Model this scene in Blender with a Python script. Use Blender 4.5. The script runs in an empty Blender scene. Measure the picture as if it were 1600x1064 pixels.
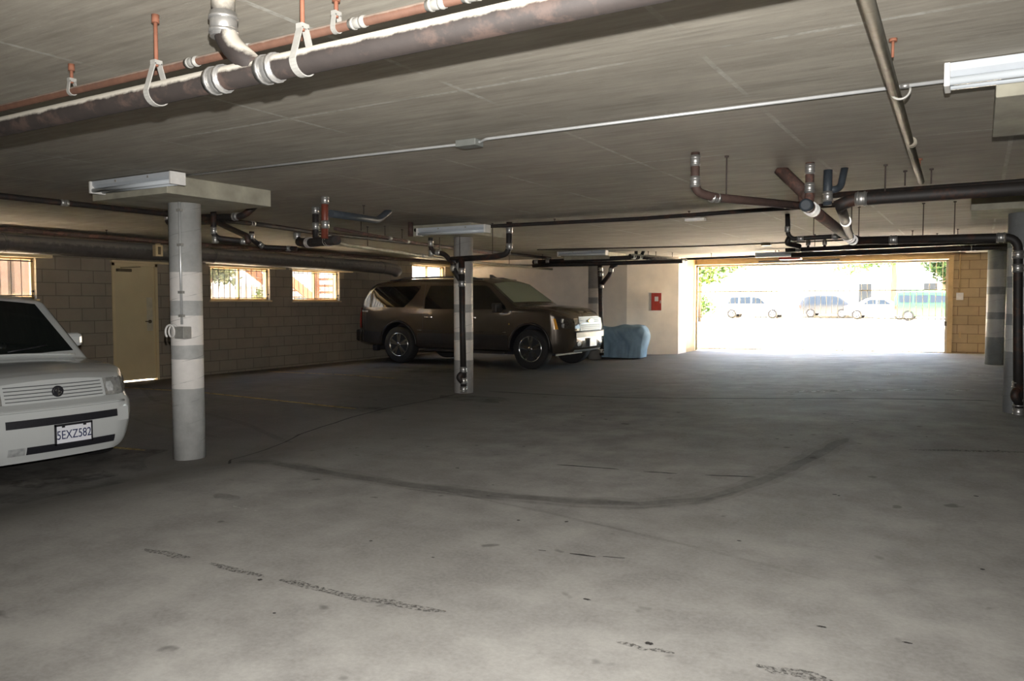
import bpy, bmesh, math, random
from mathutils import Vector, Matrix
random.seed(7)
SC = bpy.context.scene
COL = SC.collection
PI = math.pi

# ------------------------------------------------------------------ camera
EYE = 1.34
cam_d = bpy.data.cameras.new('camera'); cam = bpy.data.objects.new('camera', cam_d); COL.objects.link(cam)
cam.location = (0, 0, EYE)
cam.rotation_euler = (math.radians(90 - 2.897), 0, math.radians(30.759))
cam_d.sensor_width = 36.0; cam_d.lens = 36.0 * 1225 / 1600
cam_d.clip_start = 0.05; cam_d.clip_end = 500
SC.camera = cam

# ------------------------------------------------------------------ world, sun, flash, exposure
SC.view_settings.view_transform = 'Standard'; SC.view_settings.look = 'None'
SC.view_settings.gamma = 1.0; SC.view_settings.use_curve_mapping = False
SC.view_settings.exposure = 1.15
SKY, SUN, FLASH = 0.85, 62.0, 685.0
w = bpy.data.worlds.new('world'); SC.world = w; w.use_nodes = True
wn = w.node_tree; bg = wn.nodes['Background']
sky = wn.nodes.new('ShaderNodeTexSky'); sky.sky_type = 'NISHITA'
sky.sun_disc = False; sky.sun_elevation = math.radians(72); sky.sun_rotation = math.radians(-60)
sky.air_density = 1.2; sky.dust_density = 1.5
wn.links.new(sky.outputs[0], bg.inputs[0]); bg.inputs[1].default_value = SKY
sd = bpy.data.lights.new('sun', 'SUN'); sd.energy = SUN; sd.angle = math.radians(0.6); sd.color = (1, .92, .80)
so = bpy.data.objects.new('sun', sd); COL.objects.link(so)
so.rotation_euler = Vector((.2, -.07, -.97)).to_track_quat('-Z', 'Y').to_euler()
# the camera's own flash gun, a hand's width above the lens (it lit this photograph)
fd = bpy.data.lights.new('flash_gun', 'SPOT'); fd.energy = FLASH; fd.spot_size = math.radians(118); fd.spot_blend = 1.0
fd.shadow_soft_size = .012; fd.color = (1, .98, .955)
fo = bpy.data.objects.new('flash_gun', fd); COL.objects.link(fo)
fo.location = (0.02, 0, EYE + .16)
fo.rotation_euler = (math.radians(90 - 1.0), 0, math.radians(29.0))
SC.cycles.max_bounces = 8; SC.cycles.diffuse_bounces = 5; SC.cycles.glossy_bounces = 4; SC.cycles.transmission_bounces = 4
SC.cycles.use_denoising = True
SC.cycles.sample_clamp_indirect = 30.0
SC.cycles.caustics_reflective = False; SC.cycles.caustics_refractive = False

# ------------------------------------------------------------------ materials
class N:
    def __init__(s, name):
        s.m = bpy.data.materials.new(name); s.m.use_nodes = True
        s.t = s.m.node_tree; s.b = s.t.nodes['Principled BSDF']; s.o = s.t.nodes['Material Output']
    def n(s, typ, **kw):
        x = s.t.nodes.new('ShaderNode' + typ)
        for k, v in kw.items():
            if k.startswith('i_'):
                key = k[2:]; key = int(key) if key.isdigit() else key.replace('_', ' ')
                s.set(x.inputs[key], v)
            else: setattr(x, k, v)
        return x
    def set(s, inp, v):
        if isinstance(v, bpy.types.NodeSocket): s.t.links.new(v, inp)
        else: inp.default_value = v
    def p(s, **kw):
        for k, v in kw.items(): s.set(s.b.inputs[k.replace('_', ' ')], v)
        return s
    def math(s, op, a, b=0.0, clamp=False):
        x = s.n('Math', operation=op); x.use_clamp = clamp; s.set(x.inputs[0], a); s.set(x.inputs[1], b); return x.outputs[0]
    def mix(s, f, a, b, mode='MIX'):
        x = s.n('MixRGB', blend_type=mode); s.set(x.inputs[0], f); s.set(x.inputs[1], a); s.set(x.inputs[2], b); return x.outputs[0]
    def ramp(s, f, p0, p1, c0=(0, 0, 0, 1), c1=(1, 1, 1, 1)):
        x = s.n('ValToRGB'); s.set(x.inputs[0], f); e = x.color_ramp.elements
        e[0].position = p0; e[1].position = p1; e[0].color = c0; e[1].color = c1; return x.outputs[0]
    def pos(s): return s.n('NewGeometry').outputs['Position']
    def obj(s): return s.n('TexCoord').outputs['Object']
    def xyz(s, v):
        x = s.n('SeparateXYZ'); s.set(x.inputs[0], v); return x.outputs
    def comb(s, a, b, c=0.0):
        x = s.n('CombineXYZ'); s.set(x.inputs[0], a); s.set(x.inputs[1], b); s.set(x.inputs[2], c); return x.outputs[0]
    def scale(s, v, sc):
        x = s.n('Mapping'); s.set(x.inputs[0], v); x.inputs['Scale'].default_value = sc; return x.outputs[0]
    def noise(s, v, sc, det=5, rough=.6):
        x = s.n('TexNoise'); s.set(x.inputs['Vector'], v); x.inputs['Scale'].default_value = sc
        x.inputs['Detail'].default_value = det; x.inputs['Roughness'].default_value = rough; return x.outputs['Fac']
    def bump(s, h, strength=.3, dist=.01):
        x = s.n('Bump'); x.inputs['Strength'].default_value = strength; x.inputs['Distance'].default_value = dist
        s.set(x.inputs['Height'], h); s.t.links.new(x.outputs[0], s.b.inputs['Normal'])

def rgb(r, g, b): return (r, g, b, 1)
def plain(name, c, rough=.5, metal=0.0, vary=.12, scale=9.0, **kw):
    m = N(name); f = m.noise(m.pos(), scale, 4)
    c0 = rgb(*[x * (1 - vary) for x in c]); c1 = rgb(*[min(1, x * (1 + vary)) for x in c])
    m.p(Base_Color=m.ramp(f, .3, .7, c0, c1), Roughness=rough, Metallic=metal, **kw); return m.m

def mk_floor():
    m = N('floor_concrete'); p = m.pos()
    big = m.noise(p, .45, 6, .62); mid = m.noise(p, 2.6, 7, .65); fine = m.noise(p, 45, 4, .7)
    c = m.mix(m.ramp(big, .35, .65), rgb(.245, .235, .215), rgb(.36, .35, .325))
    c = m.mix(m.ramp(mid, .38, .62), m.mix(.62, c, rgb(.17, .16, .15)), c)
    c = m.mix(m.math('MULTIPLY', m.ramp(fine, .35, .7), .22), c, rgb(.5, .49, .46))
    # wheel-worn bands along the drive aisle, dark oil dirt in the bays
    x, y, z = m.xyz(p)
    bay = m.ramp(m.math('ADD', m.math('MULTIPLY', x, -.12), m.math('MULTIPLY', mid, .35)), .72, 1.0)
    c = m.mix(m.math('MULTIPLY', bay, .62), c, rgb(.11, .10, .09))
    spots = m.noise(p, 5.5, 2, .5)
    c = m.mix(m.math('MULTIPLY', m.ramp(spots, .70, .76), .6), c, rgb(.08, .075, .07))
    m.p(Base_Color=c, Roughness=m.math('ADD', m.math('MULTIPLY', m.noise(m.scale(p, (.5, 3, 1)), 1.3, 5), .4), .48))
    m.b.inputs['Specular IOR Level'].default_value = .06
    m.bump(m.math('ADD', fine, m.math('MULTIPLY', mid, 2)), .12, .004); return m.m
def mk_ceiling():
    m = N('board_formed_concrete'); p = m.pos(); x, y, z = m.xyz(p)
    streak = m.math('ADD', m.math('MULTIPLY', m.noise(m.scale(p, (1.1, 16, 1)), 1.6, 8, .7), .55), m.math('MULTIPLY', m.noise(m.scale(p, (1, 3.2, 1)), 2.2, 7, .7), .45))
    blot = m.noise(p, .8, 5, .6)
    c = m.mix(m.ramp(streak, .38, .64), rgb(.27, .245, .20), rgb(.45, .415, .345))
    c = m.mix(m.ramp(blot, .38, .68), m.mix(.3, c, rgb(.17, .15, .12)), c)
    lite = m.noise(m.scale(p, (2.4, 14, 1)), 2.6, 6, .75)
    c = m.mix(m.math('MULTIPLY', m.ramp(lite, .62, .74), .5), c, rgb(.62, .60, .55))
    fins = []
    for vec, off in ((x, .45), (y, .3)):
        q = m.math('DIVIDE', m.math('ADD', vec, off), 1.22 if vec is x else 2.44)
        d = m.math('ABSOLUTE', m.math('SUBTRACT', m.math('FRACT', m.math('ADD', q, m.math('MULTIPLY', m.noise(p, 1.4, 3), .012))), .5))
        fins.append(m.math('LESS_THAN', d, .011 if vec is x else .006))
    fin = m.math('MULTIPLY', m.math('MAXIMUM', fins[0], fins[1]), m.ramp(m.noise(p, 1.1, 4, .6), .42, .54))
    c = m.mix(m.math('MULTIPLY', m.math('MULTIPLY', fin, m.ramp(m.noise(p, 30, 3), .3, .6)), .85), c, rgb(.5, .49, .44))
    m.p(Base_Color=c, Roughness=.85); m.bump(m.math('ADD', streak, m.math('MULTIPLY', fin, .5)), .35, .008); return m.m
def mk_block(name, axis, c1, c2, mort):
    m = N(name); p = m.pos(); x, y, z = m.xyz(p)
    v = m.comb(y if axis == 'y' else x, z, 0.0)
    b = m.n('TexBrick', offset=.5); m.set(b.inputs['Vector'], v)
    b.inputs['Color1'].default_value = c1; b.inputs['Color2'].default_value = c2; b.inputs['Mortar'].default_value = mort
    b.inputs['Scale'].default_value = 1.0; b.inputs['Mortar Size'].default_value = .007; b.inputs['Mortar Smooth'].default_value = .3
    b.inputs['Brick Width'].default_value = .406; b.inputs['Row Height'].default_value = .203
    n = m.noise(p, 3, 6); c = m.mix(m.ramp(n, .35, .75), m.mix(.25, b.outputs['Color'], rgb(.1, .09, .07)), b.outputs['Color'])
    m.p(Base_Color=c, Roughness=.9)
    m.bump(m.math('SUBTRACT', m.math('MULTIPLY', m.noise(p, 60, 3), .25), b.outputs['Fac']), .5, .008); return m.m
def mk_band(name, bands, gray, white):
    """painted round column: bands is a list of (z0, z1) painted white; spiral seams of the tube form"""
    m = N(name); p = m.pos(); x, y, z = m.xyz(p); ox, oy, oz = m.xyz(m.obj())
    f = None
    zz = m.math('ADD', z, m.math('MULTIPLY', m.math('SUBTRACT', m.noise(p, 5, 3), .5), .012))
    for a, b in bands:
        t = m.math('MULTIPLY', m.math('GREATER_THAN', zz, a), m.math('LESS_THAN', zz, b))
        f = t if f is None else m.math('MAXIMUM', f, t)
    ang = m.math('DIVIDE', m.math('ARCTAN2', oy, ox), 2 * PI)
    s = m.math('FRACT', m.math('DIVIDE', m.math('SUBTRACT', z, m.math('MULTIPLY', ang, .2)), .2))
    seam = m.math('MULTIPLY', m.math('LESS_THAN', s, .022), m.ramp(m.noise(p, 4, 3), .42, .56))
    n = m.noise(p, 7, 6, .7)
    g = m.mix(m.ramp(n, .3, .75), rgb(*[k * .72 for k in gray]), rgb(*gray))
    wht = m.mix(m.ramp(n, .25, .7), rgb(*[k * .86 for k in white]), rgb(*white))
    c = m.mix(f, g, wht)
    c = m.mix(m.math('MULTIPLY', seam, .6), c, rgb(.12, .12, .11))
    m.p(Base_Color=c, Roughness=.6); m.bump(m.math('ADD', seam, m.math('MULTIPLY', n, .3)), .25, .006); return m.m
def mk_pipe(name, c, dust, rough=.45, metal=0.0, rust=None):
    m = N(name); p = m.pos(); n = m.noise(p, 14, 6, .7); nz = m.xyz(m.n('NewGeometry').outputs['Normal'])[2]
    col = m.mix(m.ramp(n, .35, .7), rgb(*[k * .7 for k in c]), rgb(*c))
    if rust: col = m.mix(m.ramp(m.noise(p, 6, 5, .7), .52, .62), col, rgb(*rust))
    if dust:
        d = m.ramp(m.math('ADD', nz, m.math('MULTIPLY', m.math('SUBTRACT', n, .5), .7)), (.12), .42)
        col = m.mix(m.math('MULTIPLY', d, dust), col, rgb(.42, .39, .33))
    m.p(Base_Color=col, Roughness=rough, Metallic=metal); m.bump(n, .15, .004); return m.m
def mk_stain(name, c, alpha, scale=14, lo=.35, hi=.7):
    m = N(name); p = m.pos(); f = m.math('MULTIPLY', m.ramp(m.noise(p, scale, 5, .75), lo, hi), alpha)
    m.p(Base_Color=rgb(*c), Roughness=.8, Alpha=f); return m.m
def mk_glass(name, c, alpha, rough=.03):
    m = N(name); lw = m.n('LayerWeight', i_Blend=.35)
    f = m.math('ADD', m.math('MULTIPLY', m.noise(m.pos(), 3, 2), .02), rough)
    m.p(Base_Color=rgb(*c), Roughness=f, Alpha=alpha); m.b.inputs['IOR'].default_value = 1.5; return m.m
def mk_leaf(name, a, b):
    m = N(name); n = m.noise(m.pos(), 1.7, 3)
    m.p(Base_Color=m.ramp(n, .3, .7, rgb(*a), rgb(*b)), Roughness=.5)
    m.b.inputs['Subsurface Weight'].default_value = 0.0; return m.m

M = dict(
    floor=mk_floor(), ceiling=mk_ceiling(),
    block_left=mk_block('brown_grey_block', 'y', rgb(.30, .255, .19), rgb(.265, .225, .17), rgb(.15, .125, .09)),
    block_gate=mk_block('tan_block', 'x', rgb(.70, .52, .29), rgb(.62, .45, .24), rgb(.30, .19, .10)),
    block_side=mk_block('grey_block', 'y', rgb(.3, .29, .26), rgb(.26, .25, .22), rgb(.1, .1, .09)),
    block_rear=mk_block('grey_block_rear', 'x', rgb(.3, .29, .26), rgb(.26, .25, .22), rgb(.1, .1, .09)),
    plaster=plain('white_plaster', (.85, .76, .65), .85, vary=.07, scale=2.5),
    cream=plain('cream_paint', (.60, .48, .28), .55, vary=.06, scale=4),
    tanwood=plain('tan_painted_wood', (.60, .42, .20), .6, vary=.1),
    cap=plain('raw_concrete', (.34, .32, .25), .9, vary=.22, scale=5),
    black_pipe=mk_pipe('black_iron_pipe', (.022, .018, .016), .0, .62, rust=(.05, .022, .014)),
    brown_pipe=mk_pipe('brown_iron_pipe', (.085, .05, .04), .0, .72, rust=(.15, .07, .05)),
    dusty_pipe=mk_pipe('dusty_iron_pipe', (.026, .019, .016), 1.0, .75, rust=(.05, .032, .025)),
    rust_pipe=mk_pipe('rusty_pipe', (.15, .072, .045), .35, .7, rust=(.10, .05, .035)),
    red_pipe=mk_pipe('red_primer_pipe', (.20, .05, .03), 0, .5),
    blue_pipe=mk_pipe('blue_grey_pipe', (.045, .056, .068), 0, .55),
    grey_pipe=mk_pipe('grey_pipe', (.30, .27, .20), .3, .55, rust=(.2, .17, .12)),
    duct=mk_pipe('dark_grey_duct', (.085, .078, .072), .45, .55),
    steel=plain('galvanised_steel', (.50, .49, .47), .38, .8, vary=.15, scale=20),
    strap=plain('galvanised_strap', (.36, .35, .32), .5, .2, vary=.15, scale=20),
    rod=mk_pipe('rusty_rod', (.26, .10, .055), 0, .8),
    dark_rod=plain('dark_rod', (.05, .035, .03), .7),
    conduit=plain('bright_conduit', (.72, .73, .72), .35, .5, vary=.1),
    dull_conduit=plain('dull_conduit', (.23, .24, .22), .5, .3),
    lampwhite=plain('white_enamel', (.52, .55, .58), .35, 0, vary=.04),
    tube=plain('white_glass_tube', (.60, .64, .67), .18, 0, vary=.02),
    door=plain('cream_door_paint', (.56, .46, .27), .5, vary=.05, scale=3),
    brass=plain('dark_metal', (.10, .08, .05), .4, .7),
    plate=plain('steel_plate', (.55, .50, .38), .4, .5),
    white_car=plain('white_car_paint', (.62, .64, .63), .16, 0, vary=.02, scale=2, Coat_Weight=.6),
    scion_glass=mk_glass('dark_glass', (.012, .015, .014), 1.0),
    black_plastic=plain('black_plastic', (.02, .02, .025), .45, vary=.2, scale=60),
    rubber=plain('tyre_rubber', (.018, .017, .017), .8),
    chrome=plain('chrome', (.55, .54, .52), .22, 1.0, vary=.05),
    alloy=plain('polished_alloy', (.62, .62, .62), .16, 1.0, vary=.08),
    bronze=plain('grey_brown_metallic_paint', (.088, .069, .050), .25, .45, vary=.05, scale=2, Coat_Weight=.7),
    bronze_dark=plain('dark_lower_cladding', (.035, .030, .027), .45, .3, vary=.1),
    suv_glass=mk_glass('tinted_glass', (.010, .010, .009), 1.0),
    suv_screen=mk_glass('windscreen_glass', (.25, .27, .21), 1.0, .12),
    lens=plain('clear_lens', (.72, .74, .74), .1, .45, vary=.25, scale=25),
    dark_lens=plain('dark_lens', (.07, .065, .06), .08, .3, vary=.4, scale=30),
    satin=plain('satin_chrome', (.22, .217, .208), .42, .4, vary=.08),
    headlamp=plain('grey_headlamp_lens', (.42, .42, .40), .12, .5, vary=.3, scale=30),
    slit=plain('grey_slit', (.10, .105, .105), .6),
    amber=plain('amber_lens', (.95, .42, .05), .2),
    red_lens=plain('red_lens', (.42, .02, .015), .15),
    plate_white=plain('reflective_white_plate', (.92, .93, .98), .35, vary=.02),
    ink=plain('dark_blue_ink', (.03, .04, .12), .5),
    gold=plain('gold_emblem', (.50, .36, .10), .25, .8),
    tarp=plain('blue_cloth_cover', (.20, .31, .40), .75, vary=.14, scale=5),
    red_box=plain('red_paint', (.42, .045, .03), .4),
    glass_pane=mk_glass('pale_pane', (.75, .75, .72), .18),
    white=plain('white_paint', (.78, .76, .72), .6),
    asphalt=plain('sunlit_concrete', (.60, .53, .43), .9, vary=.1, scale=.6),
    fence=plain('white_pickets', (.42, .36, .31), .7),
    redwood=plain('orange_brown_timber', (.20, .085, .04), .7, vary=.2),
    stucco=plain('pale_stucco', (.75, .72, .66), .9, vary=.05),
    dirt=plain('bare_soil', (.26, .2, .13), .95, vary=.2),
    pinkwall=plain('brown_render', (.13, .08, .06), .9),
    leaf_a=mk_leaf('green_leaves', (.05, .10, .015), (.13, .20, .03)),
    leaf_b=mk_leaf('dark_leaves', (.015, .035, .01), (.05, .09, .02)),
    bark=plain('bark', (.16, .10, .06), .9),
    green_car=plain('pale_green_paint', (.02, .14, .028), .4, vary=.03, Coat_Weight=.1),
    silver_car=plain('silver_grey_paint', (.022, .025, .03), .4, .1, vary=.03, Coat_Weight=.1),
    far_white=plain('white_paint_far_car', (.66, .66, .67), .25, vary=.03, Coat_Weight=.5),
    far_glass=mk_glass('bluish_car_glass', (.01, .015, .022), 1.0, .35),
    bars=plain('cream_gate_bars', (.55, .47, .34), .5),
    black_bar=plain('black_iron_bars', (.03, .025, .02), .5),
    stripe_y=mk_stain('worn_yellow_paint', (.60, .45, .16), .85, 9, .30, .55),
    skid=mk_stain('tyre_marks', (.06, .052, .045), .2, 3, .2, .8),
    crack=mk_stain('floor_crack', (.025, .022, .02), .95, 18, .2, .4),
    scuff=mk_stain('rough_patch', (.07, .065, .06), .85, 60, .45, .62),
    pale=mk_stain('pale_scrape', (.72, .71, .66), .7, 12, .4, .62),
    oil=mk_stain('oil_stain', (.03, .027, .024), .5, 3, .40, .75),
)

# ------------------------------------------------------------------ mesh helpers
class MB:
    def __init__(s): s.bm = bmesh.new()
    def _faces(s, fs, mi, smooth):
        for f in fs: f.material_index = mi; f.smooth = smooth
    def box(s, c, size, rot=None, mi=0, bevel=0.0):
        r = bmesh.ops.create_cube(s.bm, size=1.0); vs = r['verts']
        for v in vs: v.co = Vector((v.co.x * size[0], v.co.y * size[1], v.co.z * size[2]))
        if bevel:
            es = list({e for v in vs for e in v.link_edges})
            rr = bmesh.ops.bevel(s.bm, geom=es, offset=bevel, segments=2, affect='EDGES', profile=.5)
            vs = list({v for v in rr['verts']} | {v for v in vs if v.is_valid})
        mt = (rot.to_4x4() if rot is not None else Matrix())
        for v in vs: v.co = (mt @ v.co) + Vector(c)
        s._faces({f for v in vs for f in v.link_faces}, mi, False); return s
    def bx(s, x0, x1, y0, y1, z0, z1, mi=0, bevel=0.0):
        return s.box(((x0 + x1) / 2, (y0 + y1) / 2, (z0 + z1) / 2), (abs(x1 - x0), abs(y1 - y0), abs(z1 - z0)), None, mi, bevel)
    def bar(s, p0, p1, w_, h, mi=0, up=Vector((0, 0, 1))):
        p0, p1 = Vector(p0), Vector(p1); d = (p1 - p0); L = d.length; d.normalize()
        a = d.cross(up)
        if a.length < 1e-4: a = d.cross(Vector((1, 0, 0)))
        a.normalize(); b = a.cross(d)
        m = Matrix((d, a, b)).transposed()
        return s.box((p0 + p1) / 2, (L, w_, h), m, mi)
    def tube(s, pts, r, seg=14, mi=0, cap=True, radii=None):
        pts = [Vector(p) for p in pts]; n = len(pts); rings = []
        t = (pts[1] - pts[0]).normalized()
        a = t.orthogonal().normalized()
        for i, p in enumerate(pts):
            if i == 0: d = pts[1] - pts[0]
            elif i == n - 1: d = pts[-1] - pts[-2]
            else: d = (pts[i + 1] - p).normalized() + (p - pts[i - 1]).normalized()
            d.normalize(); a = (a - d * a.dot(d)).normalized(); b = d.cross(a)
            rr = radii[i] if radii else r
            rings.append([s.bm.verts.new(p + (a * math.cos(2 * PI * k / seg) + b * math.sin(2 * PI * k / seg)) * rr) for k in range(seg)])
        fs = []
        for i in range(n - 1):
            for k in range(seg):
                fs.append(s.bm.faces.new((rings[i][k], rings[i][(k + 1) % seg], rings[i + 1][(k + 1) % seg], rings[i + 1][k])))
        s._faces(fs, mi, True)
        if cap: s._faces([s.bm.faces.new(rings[0][::-1]), s.bm.faces.new(rings[-1])], mi, False)
        return s
    def lathe(s, prof, origin=(0, 0, 0), axis='z', seg=28, mi=0):
        o = Vector(origin); rings = []
        for r, h in prof:
            ring = []
            for k in range(seg):
                c, sn = r * math.cos(2 * PI * k / seg), r * math.sin(2 * PI * k / seg)
                v = (c, sn, h) if axis == 'z' else (c, h, sn) if axis == 'y' else (h, c, sn)
                ring.append(s.bm.verts.new(o + Vector(v)))
            rings.append(ring)
        fs = []
        for i in range(len(rings) - 1):
            for k in range(seg):
                fs.append(s.bm.faces.new((rings[i][k], rings[i][(k + 1) % seg], rings[i + 1][(k + 1) % seg], rings[i + 1][k])))
        s._faces(fs, mi, True)
        s._faces([s.bm.faces.new(rings[0][::-1]), s.bm.faces.new(rings[-1])], mi, False); return s
    def face(s, pts, mi=0, smooth=False):
        f = s.bm.faces.new([s.bm.verts.new(Vector(p)) for p in pts]); s._faces([f], mi, smooth); return s
    def prism(s, poly, d0, d1, plane='xz', mi=0):
        def P(a, b, d): return Vector((a, d, b)) if plane == 'xz' else Vector((d, a, b)) if plane == 'yz' else Vector((a, b, d))
        A = [s.bm.verts.new(P(a, b, d0)) for a, b in poly]; B = [s.bm.verts.new(P(a, b, d1)) for a, b in poly]
        n = len(poly); fs = [s.bm.faces.new(A[::-1]), s.bm.faces.new(B)]
        for i in range(n): fs.append(s.bm.faces.new((A[i], A[(i + 1) % n], B[(i + 1) % n], B[i])))
        s._faces(fs, mi, False); return s
    def build(s, name, mats, parent=None, origin=None, loc=None, sharp=None):
        bm = s.bm
        bmesh.ops.recalc_face_normals(bm, faces=bm.faces[:])
        if origin is None and parent is not None: origin = parent.location
        if origin is not None: bmesh.ops.translate(bm, verts=bm.verts[:], vec=-Vector(origin))
        me = bpy.data.meshes.new(name); bm.to_mesh(me); bm.free()
        for m in (mats if isinstance(mats, (list, tuple)) else [mats]): me.materials.append(M[m] if isinstance(m, str) else m)
        if sharp: me.set_sharp_from_angle(angle=math.radians(sharp))
        o = bpy.data.objects.new(name, me); COL.objects.link(o)
        if parent is not None: o.parent = parent
        if loc is not None: o.location = loc
        elif parent is None and origin is not None: o.location = origin
        return o
Z0 = Vector((0, 0, 0))
def tag(o, label, cat, group=None):
    o['label'] = label; o['category'] = cat
    if group: o['group'] = group
    return o
def thing(name, label, cat, loc=(0, 0, 0), rz=0.0, group=None):
    o = bpy.data.objects.new(name, None); COL.objects.link(o); o.empty_display_size = .1
    o.location = loc; o.rotation_euler = (0, 0, rz); return tag(o, label, cat, group)
def struct(o): o['kind'] = 'structure'; return o
def copy_tree(o, parent=None):
    c = o.copy(); COL.objects.link(c)
    if parent is not None: c.parent = parent
    for ch in [x for x in SC.objects if x.parent == o]: copy_tree(ch, c)
    return c
def fillet(pts, R, steps=6):
    pts = [Vector(p) for p in pts]; out = [pts[0]]
    for i in range(1, len(pts) - 1):
        a, p, b = pts[i - 1], pts[i], pts[i + 1]; u, v = (a - p), (b - p)
        k = min(R, u.length * .48, v.length * .48); u.normalize(); v.normalize()
        if u.dot(v) < -.995: out.append(p); continue
        p0, p1 = p + u * k, p + v * k
        for j in range(steps + 1):
            t = j / steps; out.append(p0 * (1 - t) ** 2 + p * 2 * t * (1 - t) + p1 * t * t)
    out.append(pts[-1]); return out
def sst(a, b, x):
    t = max(0.0, min(1.0, (x - a) / (b - a))); return t * t * (3 - 2 * t)

# ------------------------------------------------------------------ the garage shell
XW, ZC, YG = -12.4, 2.41, 20.0
def fz(x, y):
    """the slab falls to the corner on the left and rises a little to the right and to the gate"""
    return (-.17 * (1 - sst(4.8, 7.0, y)) * (1 - sst(-6.4, -4.9, x)) + .14 * sst(-5.5, .2, x) * sst(4.5, 9, y)
            - .045 * (1 - sst(-12, -9.5, x)) * sst(5.0, 7.0, y) + .04 * sst(15, 19.5, y))
def floor_build():
    b = MB(); bm = b.bm; nx, ny = 64, 84; x0, x1, y0, y1 = XW - .2, 7.0, -6.0, YG + .3
    g = [[bm.verts.new((x0 + (x1 - x0) * i / nx, y0 + (y1 - y0) * j / ny, 0)) for j in range(ny + 1)] for i in range(nx + 1)]
    for r in g:
        for v in r: v.co.z = fz(v.co.x, v.co.y)
    for i in range(nx):
        for j in range(ny):
            f = bm.faces.new((g[i][j], g[i + 1][j], g[i + 1][j + 1], g[i][j + 1])); f.smooth = True
    def strip(pts, w_, mi, wob=0.0, lift=.003, sub=.16):
        P = []
        for a, c in zip(pts[:-1], pts[1:]):
            L = math.dist(a, c); n = max(1, int(L / sub))
            for k in range(n): P.append((a[0] + (c[0] - a[0]) * k / n, a[1] + (c[1] - a[1]) * k / n))
        P.append(pts[-1]); prev = None
        for k, p in enumerate(P):
            q = P[min(k + 1, len(P) - 1)]; o = P[max(k - 1, 0)]
            dx, dy = q[0] - o[0], q[1] - o[1]; L = math.hypot(dx, dy) or 1
            nx_, ny_ = -dy / L, dx / L; off = random.uniform(-wob, wob); ww = w_ * (.35 if k in (0, len(P) - 1) else random.uniform(.75, 1.2) if wob else 1)
            A = (p[0] + nx_ * (off + ww / 2), p[1] + ny_ * (off + ww / 2)); B = (p[0] + nx_ * (off - ww / 2), p[1] + ny_ * (off - ww / 2))
            va = bm.verts.new((A[0], A[1], fz(*A) + lift)); vb = bm.verts.new((B[0], B[1], fz(*B) + lift))
            if prev:
                f = bm.faces.new((prev[0], prev[1], vb, va)); f.material_index = mi
            prev = (va, vb)
    def blob(cx, cy, rx, ry, mi, lift=.004):
        vs = []
        for k in range(20):
            a = 2 * PI * k / 20; q = random.uniform(.75, 1.15)
            p = (cx + rx * q * math.cos(a), cy + ry * q * math.sin(a)); vs.append(bm.verts.new((p[0], p[1], fz(*p) + lift)))
        f = bm.faces.new(vs); f.material_index = mi
    # worn yellow stall lines
    strip([(-11.9, 7.55), (-10.0, 7.5), (-6.6, 7.32)], .075, 1); strip([(-12.0, 10.75), (-8.6, 10.55)], .075, 1); strip([(-12.0, 4.1), (-7.2, 4.85)], .07, 1)
    # the long curved tyre track
    tr = [(-5.5, 4.6), (-4.98, 4.5), (-4.28, 4.47), (-3.46, 4.46), (-2.72, 4.56), (-2.27, 4.66), (-1.89, 4.82), (-1.56, 5.15), (-1.36, 5.7), (-1.16, 6.6), (-1.0, 7.6)]
    strip(tr, .11, 2, .008, .003); strip(tr, .24, 2, .02, .0025); strip(tr[1:7], .16, 2, .02, .0035); strip([(x - .02, y - .1 - .02 * i) for i, (x, y) in enumerate(tr[3:9])], .05, 2, .006, .0034)
    strip([(-3.2, 4.45), (-2.2, 4.3), (-1.2, 4.1), (-.6, 3.95)], .035, 2, .005)
    strip([(-12, 8.0), (-9.6, 6.6), (-7.2, 6.1), (-5.9, 5.6)], .07, 2, .01); strip([(-10.8, 6.3), (-8.4, 5.7), (-6.9, 5.55)], .06, 2, .01)
    # cracks
    strip([(-5.6, 4.42), (-5.5, 4.5), (-5.88, 4.82), (-5.95, 5.3), (-6.14, 5.94), (-6.16, 6.62), (-6.3, 7.45), (-6.33, 8.3), (-6.42, 9.3)], .024, 3, .012)
    strip([(-6.2, 9.75), (-3.9, 9.95), (-2.31, 10.3), (.2, 11.0)], .05, 3, .004)
    strip([(-.47, 7.3), (.35, 7.58)], .06, 4, .015)
    for a in ([(-3.84, 2.57), (-3.5, 2.59)], [(-3.34, 2.6), (-2.95, 2.61)], [(-2.85, 2.61), (-2.4, 2.63), (-1.94, 2.7)]): strip(a, .055, 4, .012, .003, .08)
    strip([(-1.19, 2.79), (-.96, 2.82)], .03, 4, .012, .003, .05); strip([(-.67, 2.88), (-.4, 2.89)], .06, 4, .012, .003, .06)
    for a in ([(-2.91, 5.61), (-2.4, 5.68)], [(-2.2, 5.7), (-1.95, 5.75)], [(-1.75, 5.8), (-1.4, 5.9)], [(-1.83, 3.67), (-1.69, 3.7)], [(-1.66, 3.72), (-1.55, 3.75)], [(-2.0, 3.64), (-1.96, 3.65)]): strip(a, .024, 3, .006, .003, .06)
    
    strip([(-1.1, 8.6), (-.6, 8.75)], .06, 5, .01); strip([(-2.3, 11.2), (.0, 12.2)], .22, 5, .05); strip([(-1.4, 14.2), (.1, 14.7)], .16, 5, .05); strip([(-4.2, 3.4), (-3.9, 3.42)], .02, 5, .01)
    # oil under the parked cars and dark spots
    blob(-6.35, 3.45, .5, .7, 6); blob(-7.3, 4.0, .9, .9, 6, .0045); blob(-4.38, 3.55, .14, .06, 6); blob(-6.5, 7.3, .5, .25, 6); blob(-5.9, 8.9, .6, .35, 6)
    blob(-9.5, 12.2, 1.2, .5, 6)
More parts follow.
